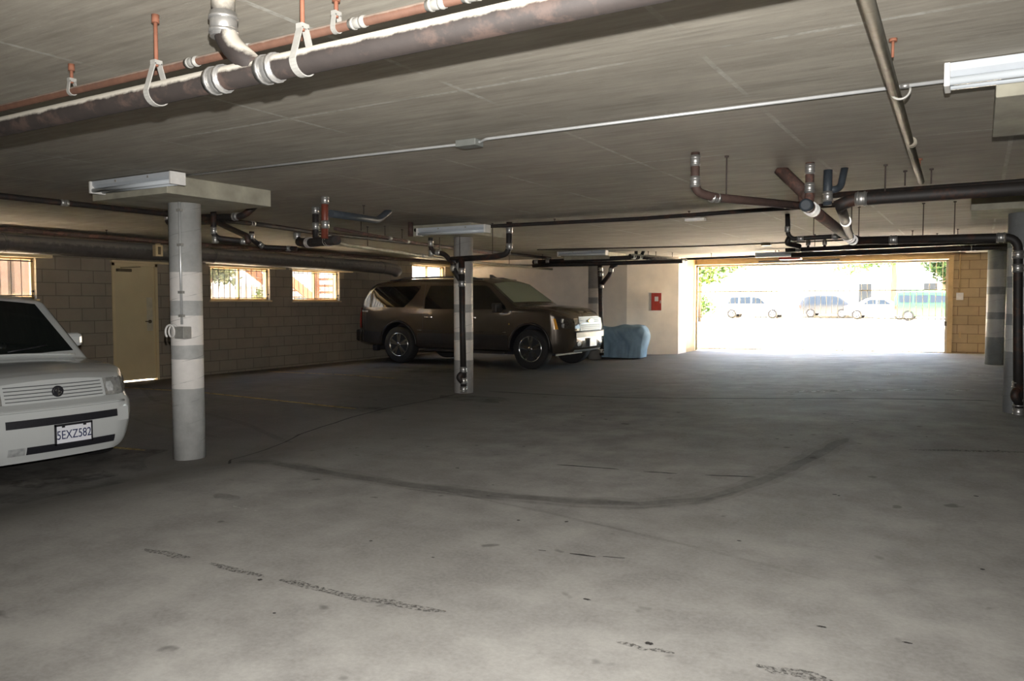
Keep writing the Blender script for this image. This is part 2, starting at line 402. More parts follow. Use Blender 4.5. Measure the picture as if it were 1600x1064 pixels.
    for k in range(26):
        x, y = random.uniform(-4, .6), random.uniform(2.3, 9); blob(x, y, random.uniform(.008, .022), random.uniform(.006, .014), 3)
    for r in g: pass
    bmesh.ops.recalc_face_normals(bm, faces=bm.faces[:])
    me = bpy.data.meshes.new('floor'); bm.to_mesh(me); bm.free()
    for k in ('floor', 'stripe_y', 'skid', 'crack', 'scuff', 'pale', 'oil'): me.materials.append(M[k])
    o = bpy.data.objects.new('floor', me); COL.objects.link(o); return struct(o)
floor = floor_build()
struct(MB().bx(XW - .2, 7.2, -6.2, YG + .3, ZC, ZC + .3).build('ceiling', 'ceiling'))
struct(MB().bx(XW - .2, 7.2, -6.2, YG + .3, ZC + .3, ZC + .9).build('upper_shade_block', 'stucco'))     # unseen block added for the storeys above, kept low to trim its shade

# left block wall with its four windows and the door
WIN = [(5.0, 6.61, 1.37, 2.0), (9.78, 11.21, 1.35, 1.99), (11.83, 13.23, 1.34, 1.99), (15.88, 17.32, 1.42, 2.26)]
DOOR = (7.82, 8.66, -.06, 1.98)
def left_wall():
    b = MB(); x0, x1 = XW - .2, XW; ops = sorted([(a, c, z0, z1) for a, c, z0, z1 in WIN] + [DOOR]); y = -6.2
    for a, c, z0, z1 in ops:
        b.bx(x0, x1, y, a, -.3, ZC)
        if z0 > 0: b.bx(x0, x1, a, c, -.3, z0)
        b.bx(x0, x1, a, c, z1, ZC); y = c
    b.bx(x0, x1, y, 17.75, -.3, ZC); return struct(b.build('wall_left', 'block_left'))
left_wall()
b = MB(); b.bx(XW - .2, -7.33, 17.75, 17.95, -.2, ZC); struct(b.build('wall_back', 'plaster'))
b = MB(); b.prism([(-7.33, 17.75), (-6.32, 18.58), (-6.32, 19.2), (-6.55, 19.2), (-7.5, 17.95)], -.2, ZC, 'xy'); struct(b.build('wall_angled', 'plaster'))
b = MB(); b.bx(-6.62, -6.36, 19.2, YG + .15, -.1, ZC); struct(b.build('trim_1', 'tanwood'))
b = MB(); b.bx(-.56, 7.2, YG, YG + .2, -.1, ZC); struct(b.build('wall_gate', 'block_gate'))
b = MB(); b.bx(-6.36, -.56, YG + .02, YG + .14, 2.27, ZC); struct(b.build('trim_2', 'tanwood'))
b = MB(); b.bx(-.60, -.50, YG - .06, YG, .1, 2.36); b.bx(-.36, -.05, YG - .05, YG, 2.30, 2.35); struct(b.build('trim_3', 'tanwood'))
b = MB(); b.bx(7.0, 7.2, -6.2, YG + .2, -.3, ZC); struct(b.build('wall_right', 'block_side'))
b = MB(); b.bx(XW - .2, 7.2, -6.2, -6.0, -.4, ZC); struct(b.build('wall_rear', 'block_rear'))

def window(i, y0, y1, z0, z1, nbars, lint):
    o = MB().bx(XW - .11, XW - .09, y0, y1, z0, z1).build('window_%d' % i, 'glass_pane', origin=Vector((XW - .1, (y0 + y1) / 2, z0))); struct(o)
    f = MB(); t = .035
    for a, c, e, g in ((y0, y1, z0, z0 + t), (y0, y1, z1 - t, z1), (y0, y0 + t, z0, z1), (y1 - t, y1, z0, z1), ((y0 + y1) / 2 - .015, (y0 + y1) / 2 + .015, z0, z1)): f.bx(XW - .13, XW - .07, a, c, e, g)
    f.build('window_frame', 'tanwood', o, o.location)
    s = MB().bx(XW - .07, XW + .035, y0 - .03, y1 + .03, z0 - .03, z0, bevel=.004); s.build('window_sill', 'cream', o, o.location)
    if lint: MB().bx(XW, XW + .09, y0 - .1, y1 + lint, z1 - .005, z1 + .05, bevel=.005).build('lintel_board', 'cream', o, o.location)
    q = MB()
    for z in (z0 + .05, z1 - .06): q.bx(XW - .025, XW - .01, y0 + .04, y1 - .04, z - .008, z + .008)
    gr = q.build('security_grille', 'black_bar', o, o.location)
    for k in range(nbars):
        y = y0 + .06 + (y1 - y0 - .12) * k / (nbars - 1)
        MB().tube([(XW - .018, y, z0 + .03), (XW - .018, y, z1 - .03)], .006, 6).build('bar', 'black_bar', gr, o.location)
    MB().bx(XW - .02, XW + .02, y1 - .075, y1 - .045, z0 + .10, z0 + .13).build('latch', 'black_bar', o, o.location)
for i, (a, wz) in enumerate(zip(WIN, (.21, .36, .36, .3))): window(i + 1, *a, 11, wz)

# the door
dy0, dy1, dz0, dz1 = DOOR
do = MB().bx(XW - .06, XW - .015, dy0 + .045, dy1 - .045, -.02, dz1 - .05, bevel=.003).build('door_1', 'door', origin=Vector((XW, dy0, -.05))); struct(do)
f = MB(); f.bx(XW - .1, XW + .02, dy0, dy0 + .045, -.06, dz1); f.bx(XW - .1, XW + .02, dy1 - .045, dy1, -.06, dz1); f.bx(XW - .1, XW + .02, dy0, dy1, dz1 - .05, dz1); f.bx(XW, XW + .06, dy0 - .02, dy1 + .5, dz1, dz1 + .035)
f.build('door_frame', 'cream', do, do.location)
MB().bx(XW - .015, XW + .05, dy0 + .09, dy0 + .34, 1.83, 1.88, bevel=.006).bar((XW + .03, dy0 + .15, 1.895), (XW + .04, dy0 + .5, 1.92), .02, .012).build('door_closer', 'brass', do, do.location)
MB().bx(XW - .016, XW - .01, dy1 - .2, dy1 - .09, .82, 1.4).build('kick_plate', 'plate', do, do.location)
h = MB(); h.lathe([(.03, 0), (.03, .02)], (XW - .012, dy1 - .15, .98), 'x', 16); h.tube(fillet([(XW, dy1 - .15, .98), (XW + .05, dy1 - .15, .98), (XW + .05, dy1 - .27, .985)], .02), .009, 8); h.build('door_handle', 'brass', do, do.location)

# ------------------------------------------------------------------ columns
def column(x, y, z0, ztop, r, mat, label, cap=None):
    o = thing('column', label, 'column', (x, y, z0))
    MB().lathe([(r, z0 - .02), (r, ztop)], (x, y, 0), 'z', 40).build('shaft', mat, o)
    if cap: MB().bx(cap[0], cap[1], cap[2], cap[3], ztop, ZC + .01, bevel=.006).build('drop_panel', 'cap', o)
    return o
G, Wt = (.52, .52, .50), (.84, .80, .755)
c1 = mk_band('column_paint_a', [(1.34, 1.61), (.92, 1.20), (.51, .79)], G, Wt)
c2 = mk_band('column_paint_b', [(1.29, 1.59), (.89, 1.17), (.48, .77)], (.48, .46, .43), (.82, .76, .68))
c3 = mk_band('column_paint_c', [(1.0, 1.28), (1.42, 1.62), (.45, .8)], (.34, .32, .29), (.6, .54, .46))
c4 = mk_band('column_paint_d', [(1.60, 1.90), (1.2, 1.48), (.8, 1.08)], (.30, .31, .31), (.56, .56, .54))
c5 = mk_band('column_paint_e', [(1.60, 1.92), (1.13, 1.46), (.67, 1.0)], (.30, .32, .31), (.55, .56, .53))
column(-6.49, 4.84, fz(-6.49, 4.84), 2.255, .145, c1, 'nearest round concrete column with white and grey painted bands, beside the white car', (-7.03, -5.95, 4.27, 5.41))
column(-6.46, 9.47, 0, 2.255, .14, c2, 'round banded concrete column in front of the brown SUV with a black pipe down it', (-7.02, -5.98, 8.95, 10.0))
column(-7.55, 16.4, fz(-7.5, 16.4), 2.26, .155, c3, 'far round concrete column just beyond the front bumper of the brown SUV', (-8.1, -7.0, 15.9, 16.9))
column(.40, 10.0, .13, 2.27, .155, c4, 'nearer round banded column at the right edge with a black drain pipe down it', (-.1, .95, 9.45, 10.5))
column(.27, 17.1, .14, 2.27, .155, c5, 'far right round banded column in front of the tan block wall', (-.25, .8, 16.6, 17.6))
column(.57, 4.7, .0, 2.255, .15, c4, 'concrete column cap under the ceiling light at the right edge of the photo', (.04, 1.1, 4.2, 5.2))

# ------------------------------------------------------------------ pipes
def pipe(name, label, cat, runs, r, mat, clamps=(), hangers=(), bend=None, group=None, clampmat='steel', extra=None, seg=14):
    """runs: list of polylines (first is the main run); clamps: (point, direction); hangers: (x, y, zpipe)"""
    o = thing(name, label, cat, runs[0][0], 0, group)
    b = MB()
    for k, pts in enumerate(runs):
        rr = r if not isinstance(r, (list, tuple)) else r[k]
        b.tube(fillet(pts, bend or rr * 2.4), rr, seg)
    b.build('pipe_run', mat, o)
    r0 = r if not isinstance(r, (list, tuple)) else r[0]
    for c in clamps:
        p, d = Vector(c[0]), Vector(c[1]).normalized(); rr = c[2] if len(c) > 2 else r0; L = .032 + rr * .25
        q = MB(); q.tube([p - d * L, p + d * L], rr * 1.10, seg)
        for t in (-.55, .55): q.tube([p + d * (L * t - .006), p + d * (L * t + .006)], rr * 1.2, seg)
        q.build('coupling', clampmat, o)
    for hgr in hangers:
        x, y, z = hgr[:3]
        q = MB(); q.tube([(x, y, z + r0 * 1.02), (x, y, ZC + .005)], .006, 6); q.lathe([(.016, ZC - .012), (.016, ZC)], (x, y, 0), 'z', 8)
        q.build('hanger_rod', hgr[3] if len(hgr) > 3 else 'dark_rod', o)
    return o
def clevis(o, x, y, z, r, rodmat='rod', wide=.028):
    """strap hanger round a pipe that runs along x: loop, two arms up to a yoke, threaded rod to the ceiling"""
    q = MB(); pts = []
    for k in range(15):
        a = PI * (1.0 + k / 14.0); pts.append((x, y + r * 1.1 * math.cos(a), z + r * 1.1 * math.sin(a)))
    top = z + r * 2.6
    path = [(x, y - .012, top)] + pts + [(x, y + .012, top)]
    for a, c in zip(path[:-1], path[1:]): q.bar(a, c, wide, .004, 0, Vector((1, 0, 0)).cross(Vector(c) - Vector(a)))
    q.bx(x - wide / 2, x + wide / 2, y - .016, y + .016, top - .004, top + .012)
    s = q.build('strap_hanger', 'strap', o)
    rd = MB(); rd.tube([(x, y, top - .01), (x, y, ZC)], .0075, 8); rd.lathe([(.014, ZC - .03), (.014, ZC)], (x, y, 0), 'z', 8); rd.build('hanger_rod', rodmat, s, o.location)
X_, Y_, Z_ = (1, 0, 0), (0, 1, 0), (0, 0, 1)
# main dusty drain across the foreground, with its riser and wye
py, pz = 1.89, 2.12
o = pipe('drain_pipe', 'thick dusty brown iron drain pipe across the ceiling in the foreground', 'pipe',
     [[(-11.9, py, pz), (3.2, py, pz)], [(-2.29, 1.88, ZC), (-2.29, 1.88, 2.25), (-2.13, 1.89, 2.12)]], [.042, .040], 'dusty_pipe',
     clamps=[((-2.33, py, pz), X_), ((-2.07, py, pz), X_), ((-2.29, 1.88, 2.30), Z_)])
for x in (-5.4, -2.68, -1.92, 1.4): clevis(o, x, py, pz, .042)
o = pipe('water_pipe', 'thin rusty pipe running beside the thick foreground drain pipe', 'pipe', [[(-11.9, 2.08, 2.29), (3.2, 2.08, 2.29)]], .017, 'rust_pipe',
     clamps=[((x, 2.08, 2.29), X_) for x in (-4.9, -2.72, -2.42, -1.85, -1.52, -1.38)], clampmat='strap')
for x in (-5.6, -3.56, -1.95, .9): clevis(o, x, 2.08, 2.29, .017, 'rod', .02)
# conduit to the ceiling lights
o = pipe('electrical_conduit', 'thin conduit along the ceiling between the two nearest fluorescent lights', 'conduit',
     [[(-5.83, 4.30, ZC - .02), (-3.03, 4.40, ZC - .02), (-2.86, 4.40, ZC - .02), (-2.78, 4.34, ZC - .02), (-2.6, 4.34, ZC - .02), (-.12, 4.33, ZC - .02)]], .0095, 'conduit', seg=8)
MB().bx(-3.03, -2.87, 4.35, 4.45, ZC - .045, ZC - .001, bevel=.004).build('junction_box', 'dull_conduit', o)
MB().tube([(-.36, 4.33, ZC - .02), (-.32, 4.33, ZC - .02)], .014, 8).build('coupling', 'steel', o)
# pipe running away above the right light, and the cross pipes it meets
o = pipe('water_pipe', 'grey pipe running away from the camera along the ceiling left of the right light', 'pipe', [[(-.22, -3, 2.345), (-.42, 7.05, 2.285)]], .024, 'grey_pipe',
     clamps=[((-.375, 5.35, 2.295), (-.02, 1, -.01))], clampmat='grey_pipe', hangers=[(-.25, .2, 2.33, 'rod'), (-.33, 3.6, 2.31, 'rod'), (-.41, 6.7, 2.3, 'rod')])
q = MB(); q.tube([(-.335 + .04 * math.cos(a), 4.05, 2.305 + .04 * math.sin(a)) for a in [PI * (.95 + k * 1.1 / 12) for k in range(13)]], .006, 6); q.build('strap_hanger', 'strap', o)
pipe('drain_pipe', 'thick dark cross pipe at the right, below the end of the grey ceiling pipe', 'pipe', [[(-1.02, 6.85, 2.10), (-.9, 6.85, 2.15), (3.5, 6.85, 2.18)]], .05, 'black_pipe',
     clamps=[((-.83, 6.85, 2.152), X_)], hangers=[(-.66, 6.85, 2.15), (.9, 6.85, 2.15)])
pipe('water_pipe', 'thin dark cross pipe behind the thick one at the right', 'pipe', [[(-1.1, 7.25, 2.245), (3.5, 7.25, 2.275)]], .026, 'black_pipe', hangers=[(-.55, 7.25, 2.26), (-.36, 7.25, 2.26), (.6, 7.25, 2.26)])
pipe('drain_pipe', 'brown branch pipe dropping from the ceiling and running right to the valve cluster', 'pipe', [[(-1.79, 5.6, ZC), (-1.79, 5.6, 2.13), (-1.70, 5.74, 2.10), (-1.2, 6.42, 2.075)]], .031, 'brown_pipe',
     clamps=[((-1.79, 5.6, 2.35), Z_), ((-1.79, 5.6, 2.20), Z_), ((-1.69, 5.76, 2.097), (.59, .8, -.03))], hangers=[(-1.63, 5.84, 2.09)])
pipe('drain_pipe', 'brown riser of the pipe cluster on the right, with a bright clamp', 'pipe', [[(-1.155, 6.46, ZC), (-1.155, 6.46, 2.07)], [(-1.17, 6.55, 2.16), (-1.22, 6.6, 2.2), (-1.42, 6.62, ZC)], [(-1.16, 6.5, 2.08), (-1.23, 6.6, 2.12), (-1.25, 6.62, 2.24)]], [.033, .05, .03], 'brown_pipe',
     clamps=[((-1.155, 6.46, 2.36), Z_), ((-1.155, 6.46, 2.215), Z_)])
pipe('drain_pipe', 'short blue grey pipe stub in the middle of the right cluster', 'pipe', [[(-1.06, 6.7, 2.38), (-1.06, 6.7, 2.10)], [(-1.05, 6.72, 2.22), (-.98, 6.8, 2.24), (-.96, 6.86, ZC)]], [.034, .028], 'blue_pipe', clamps=[((-1.06, 6.7, 2.17), Z_)])
pipe('drain_pipe', 'pipe from the right cluster running away under the ceiling with a grey end plug', 'pipe', [[(-1.16, 6.42, 2.072), (-1.25, 9.75, 2.02)]], .047, 'brown_pipe',
     clamps=[((-1.163, 6.54, 2.07), Y_), ((-1.166, 6.66, 2.068), Y_), ((-1.23, 9.1, 2.03), Y_), ((-1.235, 9.3, 2.028), Y_), ((-1.24, 9.55, 2.022), Y_)], hangers=[(-1.24, 9.45, 2.02)])
o = MB().lathe([(.034, 0), (.05, .012), (.05, .09)], (-1.16, 6.335, 2.073), 'y', 20).build('cleanout_plug', 'blue_pipe', origin=Vector((-1.16, 6.335, 2.073)))
tag(o, 'round grey cleanout plug on the near end of the right pipe cluster', 'plug')
pipe('drain_pipe', 'black pipe slanting down to the far drop behind the right cluster', 'pipe', [[(-.985, 6.86, 2.10), (-1.0, 7.1, 2.07), (-1.22, 9.2, 2.03)]], .04, 'black_pipe', clamps=[((-1.06, 7.7, 2.06), (-.1, 1, -.02))])
ry = 9.74
pipe('drain_pipe', 'black drain pipe along the ceiling turning down the near right column to the floor', 'pipe',
     [[(-1.26, ry, 2.025), (.33, ry, 2.0), (.355, ry, 1.0), (.385, ry - .02, .15)], [(.375, ry, .42), (.335, ry - .09, .36), (.385, ry - .02, .27)]], [.046, .044], 'black_pipe', bend=.13,
     clamps=[((.18, ry, 2.003), X_), ((.335, ry, 1.82), Z_), ((.338, ry, 1.68), Z_), ((.37, ry, .46), Z_), ((.38, ry - .01, .27), Z_), ((.383, ry - .02, .18), Z_), ((-.84, ry, 2.02), X_)], hangers=[(-.55, ry, 2.01), (-.25, ry, 2.01), (-1.2, ry, 2.02)])
pipe('drain_pipe', 'black riser and short run under the ceiling left of the column drain pipe', 'pipe',
     [[(-2.06, 10.1, ZC), (-2.05, 10.1, 2.16), (-2.0, 10.1, 2.10), (-1.3, 10.1, 2.115)], [(-2.03, 10.1, 2.12), (-2.06, 10.08, 2.05), (-1.95, 10.3, 2.02)]], [.028, .032], 'black_pipe', clamps=[((-1.9, 10.1, 2.10), X_), ((-1.5, 10.1, 2.11), X_), ((-2.055, 10.1, 2.22), Z_)], hangers=[(-1.75, 10.1, 2.11)])
pipe('drain_pipe', 'upper long black pipe crossing before the gate opening', 'pipe', [[(-2.75, 13.4, 2.17), (.2, 13.5, 2.21), (4, 13.6, 2.25)], [(-1.93, 13.4, 2.18), (-1.72, 13.4, 2.20), (-1.66, 13.4, 2.36)], [(-2.4, 13.4, 2.18), (-2.4, 13.4, 2.32)], [(-2.15, 13.4, 2.18), (-2.15, 13.4, 2.33)]], [.034, .034, .022, .022], 'black_pipe',
     clamps=[((-2.55, 13.4, 2.17), X_), ((-2.4, 13.4, 2.27), Z_), ((-2.15, 13.4, 2.27), Z_)], hangers=[(-.9, 13.45, 2.19), (-.3, 13.5, 2.2), (-2.3, 13.4, 2.18)])
pipe('drain_pipe', 'lower long black pipe crossing just above the gate opening', 'pipe', [[(-2.85, 14.4, 2.14), (.1, 14.1, 2.16), (4, 14.0, 2.2)]], .045, 'black_pipe',
     clamps=[((-.25, 14.15, 2.16), X_), ((-.1, 14.13, 2.16), X_), ((-1.35, 14.3, 2.15), X_), ((-1.75, 14.33, 2.15), X_), ((-2.0, 14.35, 2.15), X_)], hangers=[(-.6, 14.2, 2.15), (-1.6, 14.3, 2.15)])
pipe('water_pipe', 'thin black pipe high across the gate end of the ceiling', 'pipe', [[(-6.35, 17.9, 2.27), (-5.85, 17.6, 2.30), (-3.35, 17.2, 2.30), (1.5, 16.6, 2.33)]], .026, 'black_pipe', hangers=[(-5.2, 17.5, 2.3), (-3.75, 17.26, 2.3), (-3.68, 17.25, 2.3)])
o = pipe('electrical_conduit', 'thin dark conduit along the ceiling towards the gate with a small box', 'conduit', [[(-7.9, 14.3, ZC - .012), (-5.0, 15.0, ZC - .012), (-3.4, 14.95, ZC - .012), (-2.0, 14.8, ZC - .012)]], .011, 'dark_rod', seg=8)
MB().bx(-3.5, -3.33, 14.9, 15.02, ZC - .05, ZC - .001).build('junction_box', 'brass', o)
# the long thin pipe over the middle of the aisle
o = pipe('water_pipe', 'long thin black pipe under the ceiling from the middle column towards the right cluster', 'pipe', [[(-6.9, 8.9, 2.34), (-5.5, 9.1, 2.355), (-3.66, 9.2, 2.355), (-2.04, 9.05, 2.36), (-1.3, 9.0, 2.36)]], .024, 'black_pipe', clamps=[((-2.9, 9.16, 2.355), X_)], hangers=[(-4.8, 9.15, 2.35), (-6.2, 9.0, 2.35), (-3.0, 9.17, 2.35)])
MB().bx(-3.03, -2.8, 9.1, 9.2, 2.285, 2.315).build('tag_plate', 'white', o)
# middle cluster by the second column
my = 9.22
pipe('drain_pipe', 'black drain pipe dropping to the floor in front of the middle column', 'pipe',
     [[(-6.32, my, 1.93), (-6.29, my, .05)], [(-6.46, my, 1.92), (-6.46, my, 1.78), (-6.31, my, 1.60)], [(-6.29, my, .32), (-6.34, my - .07, .26), (-6.29, my, .17)]], [.045, .04, .042], 'black_pipe', bend=.08,
     clamps=[((-6.32, my, 1.76), Z_), ((-6.315, my, 1.58), Z_), ((-6.46, my, 1.80), Z_, .04), ((-6.293, my, .36), Z_), ((-6.29, my, .20), Z_), ((-6.29, my, .08), Z_)])
pipe('drain_pipe', 'black pipe loop hanging right of the middle column', 'pipe', [[(-6.50, my, 1.93), (-5.72, my, 1.95), (-5.54, my, 1.99), (-5.53, my, ZC)]], .04, 'black_pipe', bend=.12,
     clamps=[((-5.53, my, 2.30), Z_), ((-5.53, my, 2.08), Z_)], hangers=[(-5.8, my, 1.95), (-6.35, my, 1.93)])
pipe('drain_pipe', 'black pipe stepping down left of the middle column with two bright clamps', 'pipe', [[(-6.86, my, ZC), (-6.86, my, 2.05), (-6.62, my, 2.02), (-6.50, my, 1.90), (-6.4, my, 1.90)]], .036, 'black_pipe', bend=.1,
     clamps=[((-6.86, my, 2.34), Z_), ((-6.86, my, 2.17), Z_), ((-6.85, my + .0, 1.96 + .07), (.2, 0, -1)), ((-6.72, my, 2.035), X_)], hangers=[(-6.7, my, 2.03)])
o = MB().lathe([(.036, 2.22), (.036, ZC)], (-6.70, 8.55, 0), 'z', 18).build('pipe_stub', 'brown_pipe', origin=Vector((-6.70, 8.55, 2.22)))
tag(o, 'short dark pipe stub hanging from the ceiling left of the middle column light', 'pipe')
# pipes along the left side
pipe('water_pipe', 'long dark pipe under the ceiling from the left edge past the nearest column', 'pipe', [[(-7.9, -3, 2.33), (-8.0, 5.8, 2.33), (-8.05, 7.1, 2.33), (-8.31, 8.3, 2.33), (-8.6, 16.2, 2.33)]], .03, 'black_pipe', clamps=[((-7.98, 4.55, 2.33), Y_), ((-8.05, 7.0, 2.33), Y_)], hangers=[(-8.4, 9.9, 2.34), (-7.95, 2.0, 2.34), (-8.45, 12.6, 2.33)])
pipe('water_pipe', 'dark red pipe above the big duct along the left wall', 'pipe', [[(-11.35, -3, 2.33), (-11.35, 7.2, 2.30), (-11.5, 9.4, 2.30), (-11.5, 15.0, 2.30)]], .035, 'brown_pipe', hangers=[(-11.35, 7.1, 2.3), (-11.4, 8.3, 2.3)])
pipe('drain_pipe', 'black pipe branch behind the nearest column joining the long left pipe', 'pipe', [[(-8.0, 5.9, 2.30), (-7.1, 6.05, 2.28), (-6.95, 6.1, ZC)]], .038, 'black_pipe', clamps=[((-7.2, 6.03, 2.285), X_)])
pipe('drain_pipe', 'dark bent pipe to the left of the nearest column top', 'pipe', [[(-8.37, 6.0, ZC), (-8.37, 6.0, 2.26), (-7.5, 6.0, 2.24), (-6.46, 5.55, 2.0), (-6.44, 5.55, 1.93)]], .03, 'black_pipe', clamps=[((-8.37, 6.0, 2.34), Z_)])
pipe('drain_pipe', 'small black drop with bright clamps right of the nearest column top', 'pipe', [[(-7.35, 5.85, ZC), (-7.35, 5.85, 2.04), (-7.05, 6.1, 2.0)]], .032, 'black_pipe', clamps=[((-7.35, 5.85, 2.12), Z_), ((-7.34, 5.86, 2.02), Z_), ((-7.1, 6.06, 2.005), (.77, .64, -.1))])
pipe('drain_pipe', 'small black bent drop pipe between nearest column and red brown riser', 'pipe', [[(-8.97, 7.79, 2.33), (-8.97, 7.79, 2.22), (-9.0, 8.0, 2.12), (-8.6, 8.3, 2.10)]], .035, 'black_pipe', clamps=[((-8.97, 7.79, 2.26), Z_), ((-8.97, 7.95, 2.15), (0, .8, -.5)), ((-8.7, 8.22, 2.105), X_)])
pipe('drain_pipe', 'red brown riser pipe under the ceiling between the two nearer columns', 'pipe', [[(-5.79, 5.98, ZC), (-5.80, 5.98, 1.98)]], .036, 'red_pipe', clamps=[((-5.79, 5.98, 2.37), Z_), ((-5.79, 5.98, 2.12), Z_)])
pipe('drain_pipe', 'black riser pipe just left of the red brown riser', 'pipe', [[(-6.54, 6.6, ZC), (-6.54, 6.6, 2.0)], [(-6.95, 6.7, 2.13), (-6.92, 6.7, 2.05), (-6.54, 6.6, 2.02), (-6.1, 6.5, 2.0)], [(-6.65, 6.45, 2.01), (-6.5, 6.4, 1.985), (-5.75, 6.1, 1.97)]], [.036, .034, .05], 'black_pipe', bend=.06,
     clamps=[((-6.54, 6.6, 2.37), Z_), ((-6.54, 6.6, 2.19), Z_), ((-6.94, 6.7, 2.10), Z_), ((-6.4, 6.36, 1.985), (.95, -.35, 0), .05), ((-5.95, 6.19, 1.975), (.95, -.35, 0), .05)])
pipe('drain_pipe', 'blue grey pipe leaving the red brown riser, its end elbow in the ceiling', 'pipe', [[(-5.78, 6.05, 2.24), (-6.0, 6.9, 2.27), (-6.08, 7.15, 2.28), (-6.04, 7.3, ZC)]], .04, 'blue_pipe', hangers=[(-5.95, 6.75, 2.27)])
pipe('water_pipe', 'pinkish pipe running away from the red brown riser towards the far wall', 'pipe', [[(-6.6, 6.9, 2.06), (-7.4, 8.0, 2.10), (-8.1, 10.5, 2.105), (-8.6, 12.0, 2.11), (-9.3, 17.6, 2.14)]], .028, 'grey_pipe', clamps=[((-8.1, 10.4, 2.105), (-.2, 1, 0)), ((-8.17, 10.75, 2.105), (-.2, 1, 0))], hangers=[(-7.6, 8.7, 2.1), (-8.3, 11.2, 2.1), (-9.0, 15, 2.13)])
pipe('water_pipe', 'upper dark pipe behind the red brown riser running to the middle column', 'pipe', [[(-7.0, 7.4, 2.25), (-7.6, 9.9, 2.24), (-7.9, 12.5, 2.22)]], .022, 'brown_pipe', clamps=[((-7.35, 8.9, 2.245), (-.2, 1, 0)), ((-7.5, 9.5, 2.24), (-.2, 1, 0))], hangers=[(-7.1, 8.0, 2.25), (-7.32, 8.75, 2.25), (-7.45, 9.3, 2.25)])
# cluster by the third column
ty = 16.0
pipe('drain_pipe', 'upper black pipe across the far column beyond the SUV', 'pipe', [[(-8.95, ty, 2.24), (-8.2, ty, 2.25), (-6.3, ty, 2.28)]], .05, 'black_pipe', clamps=[((-8.85, ty, 2.24), X_), ((-8.55, ty, 2.245), X_)], hangers=[(-7.6, ty, 2.26), (-8.7, ty, 2.24)])
pipe('drain_pipe', 'black pipe drop on the right side of the far column', 'pipe', [[(-7.30, ty + .1, 2.16), (-7.24, ty + .1, .12)], [(-6.9, ty + .1, 2.15), (-7.02, ty + .1, 2.10), (-7.04, ty + .1, 1.95), (-7.24, ty + .1, 1.72)]], .05, 'black_pipe', bend=.09,
     clamps=[((-7.28, ty + .1, 2.04), Z_), ((-7.275, ty + .1, 1.93), Z_), ((-7.26, ty + .1, 1.66), Z_), ((-7.03, ty + .1, 2.02), Z_), ((-7.25, ty + .1, .22), Z_)])
pipe('drain_pipe', 'lower black pipe across the far column towards the gate', 'pipe', [[(-8.9, ty - .1, 2.15), (-8.3, ty - .1, 2.17), (-7.3, ty, 2.16), (-6.95, ty + .05, 2.17), (-5.5, 16.4, 2.19)]], .045, 'black_pipe', hangers=[(-6.2, 16.2, 2.18)])
pipe('drain_pipe', 'dusty pipe with bright clamps from the far column back towards the gate post', 'pipe', [[(-6.42, 15.7, 2.29), (-6.0, 16.6, 2.27), (-5.75, 17.4, 2.24)]], .05, 'dusty_pipe', clamps=[((-6.38, 15.8, 2.288), (.4, 1, 0)), ((-6.3, 15.97, 2.284), (.4, 1, 0)), ((-6.2, 16.2, 2.28), (.4, 1, 0)), ((-5.8, 17.25, 2.245), (.35, 1, 0)), ((-5.77, 17.35, 2.243), (.35, 1, 0))], hangers=[(-6.1, 16.4, 2.27), (-5.9, 16.9, 2.26)])
o = pipe('drain_pipe', 'pair of short black stubs at the ceiling above the far clamps', 'pipe', [[(-6.38, 15.95, ZC), (-6.38, 15.95, 2.30)], [(-6.25, 16.05, ZC), (-6.28, 16.0, 2.30)]], .035, 'black_pipe')
pipe('water_pipe', 'thin conduit along the top of the white far wall', 'pipe', [[(-12.0, 17.7, 2.27), (-7.4, 17.7, 2.25)]], .022, 'grey_pipe', clamps=[((-10.4, 17.7, 2.265), X_)])

# big duct on the left wall
o = thing('air_duct', 'big round dark grey duct along the left wall above the windows', 'duct', (-12.1, -4, 2.17))
MB().tube(fillet([(-12.12, -4, 2.175), (-12.12, 8.7, 2.165), (-12.12, 14.5, 2.12), (-12.14, 14.95, 2.08), (-12.42, 15.25, 2.06)], .25), .135, 24).build('duct_run', 'duct', o)
for y in (6.0, 9.6, 12.4, 14.35): MB().tube([(-12.12, y - .02, 2.17 - max(0, y - 8.7) * .0078), (-12.12, y + .02, 2.17 - max(0, y - 8.7) * .0078)], .142, 24).build('joint_band', 'duct', o)
o = thing('alarm_box', 'small beige box with a round cap mounted on the big duct above the door', 'box', (-11.94, 8.36, 2.08))
MB().bx(-11.985, -11.90, 8.30, 8.44, 2.09, 2.28, bevel=.006).build('box_body', 'cream', o)
MB().bx(-11.905, -11.893, 8.345, 8.395, 2.12, 2.25).build('grille', 'brass', o)
MB().lathe([(.045, 2.28), (.045, 2.33)], (-11.94, 8.37, 0), 'z', 16).build('cap', 'cream', o)
o = pipe('electrical_conduit', 'thin grey conduit down the nearest banded column to its outlet box', 'conduit', [[(-6.395, 4.715, 2.255), (-6.395, 4.715, 1.12)]], .012, 'conduit', clamps=[], seg=8)
for z in (2.18, 1.86, 1.42, 1.2): MB().bx(-6.425, -6.365, 4.70, 4.73, z - .012, z + .012).build('pipe_clip', 'strap', o)
o = thing('outlet_box', 'grey metal outlet box with a coiled white cord on the nearest banded column', 'box', (-6.37, 4.69, .99))
MB().bx(-6.42, -6.29, 4.65, 4.74, .99, 1.10, bevel=.005).build('box_body', 'strap', o)
MB().tube(fillet([(-6.44 + .055 * math.cos(a), 4.665 - .004 * k, 1.06 + .06 * math.sin(a)) for k, a in enumerate([i * .7 for i in range(16)])], .02, 3), .009, 6).build('cord', 'white', o)
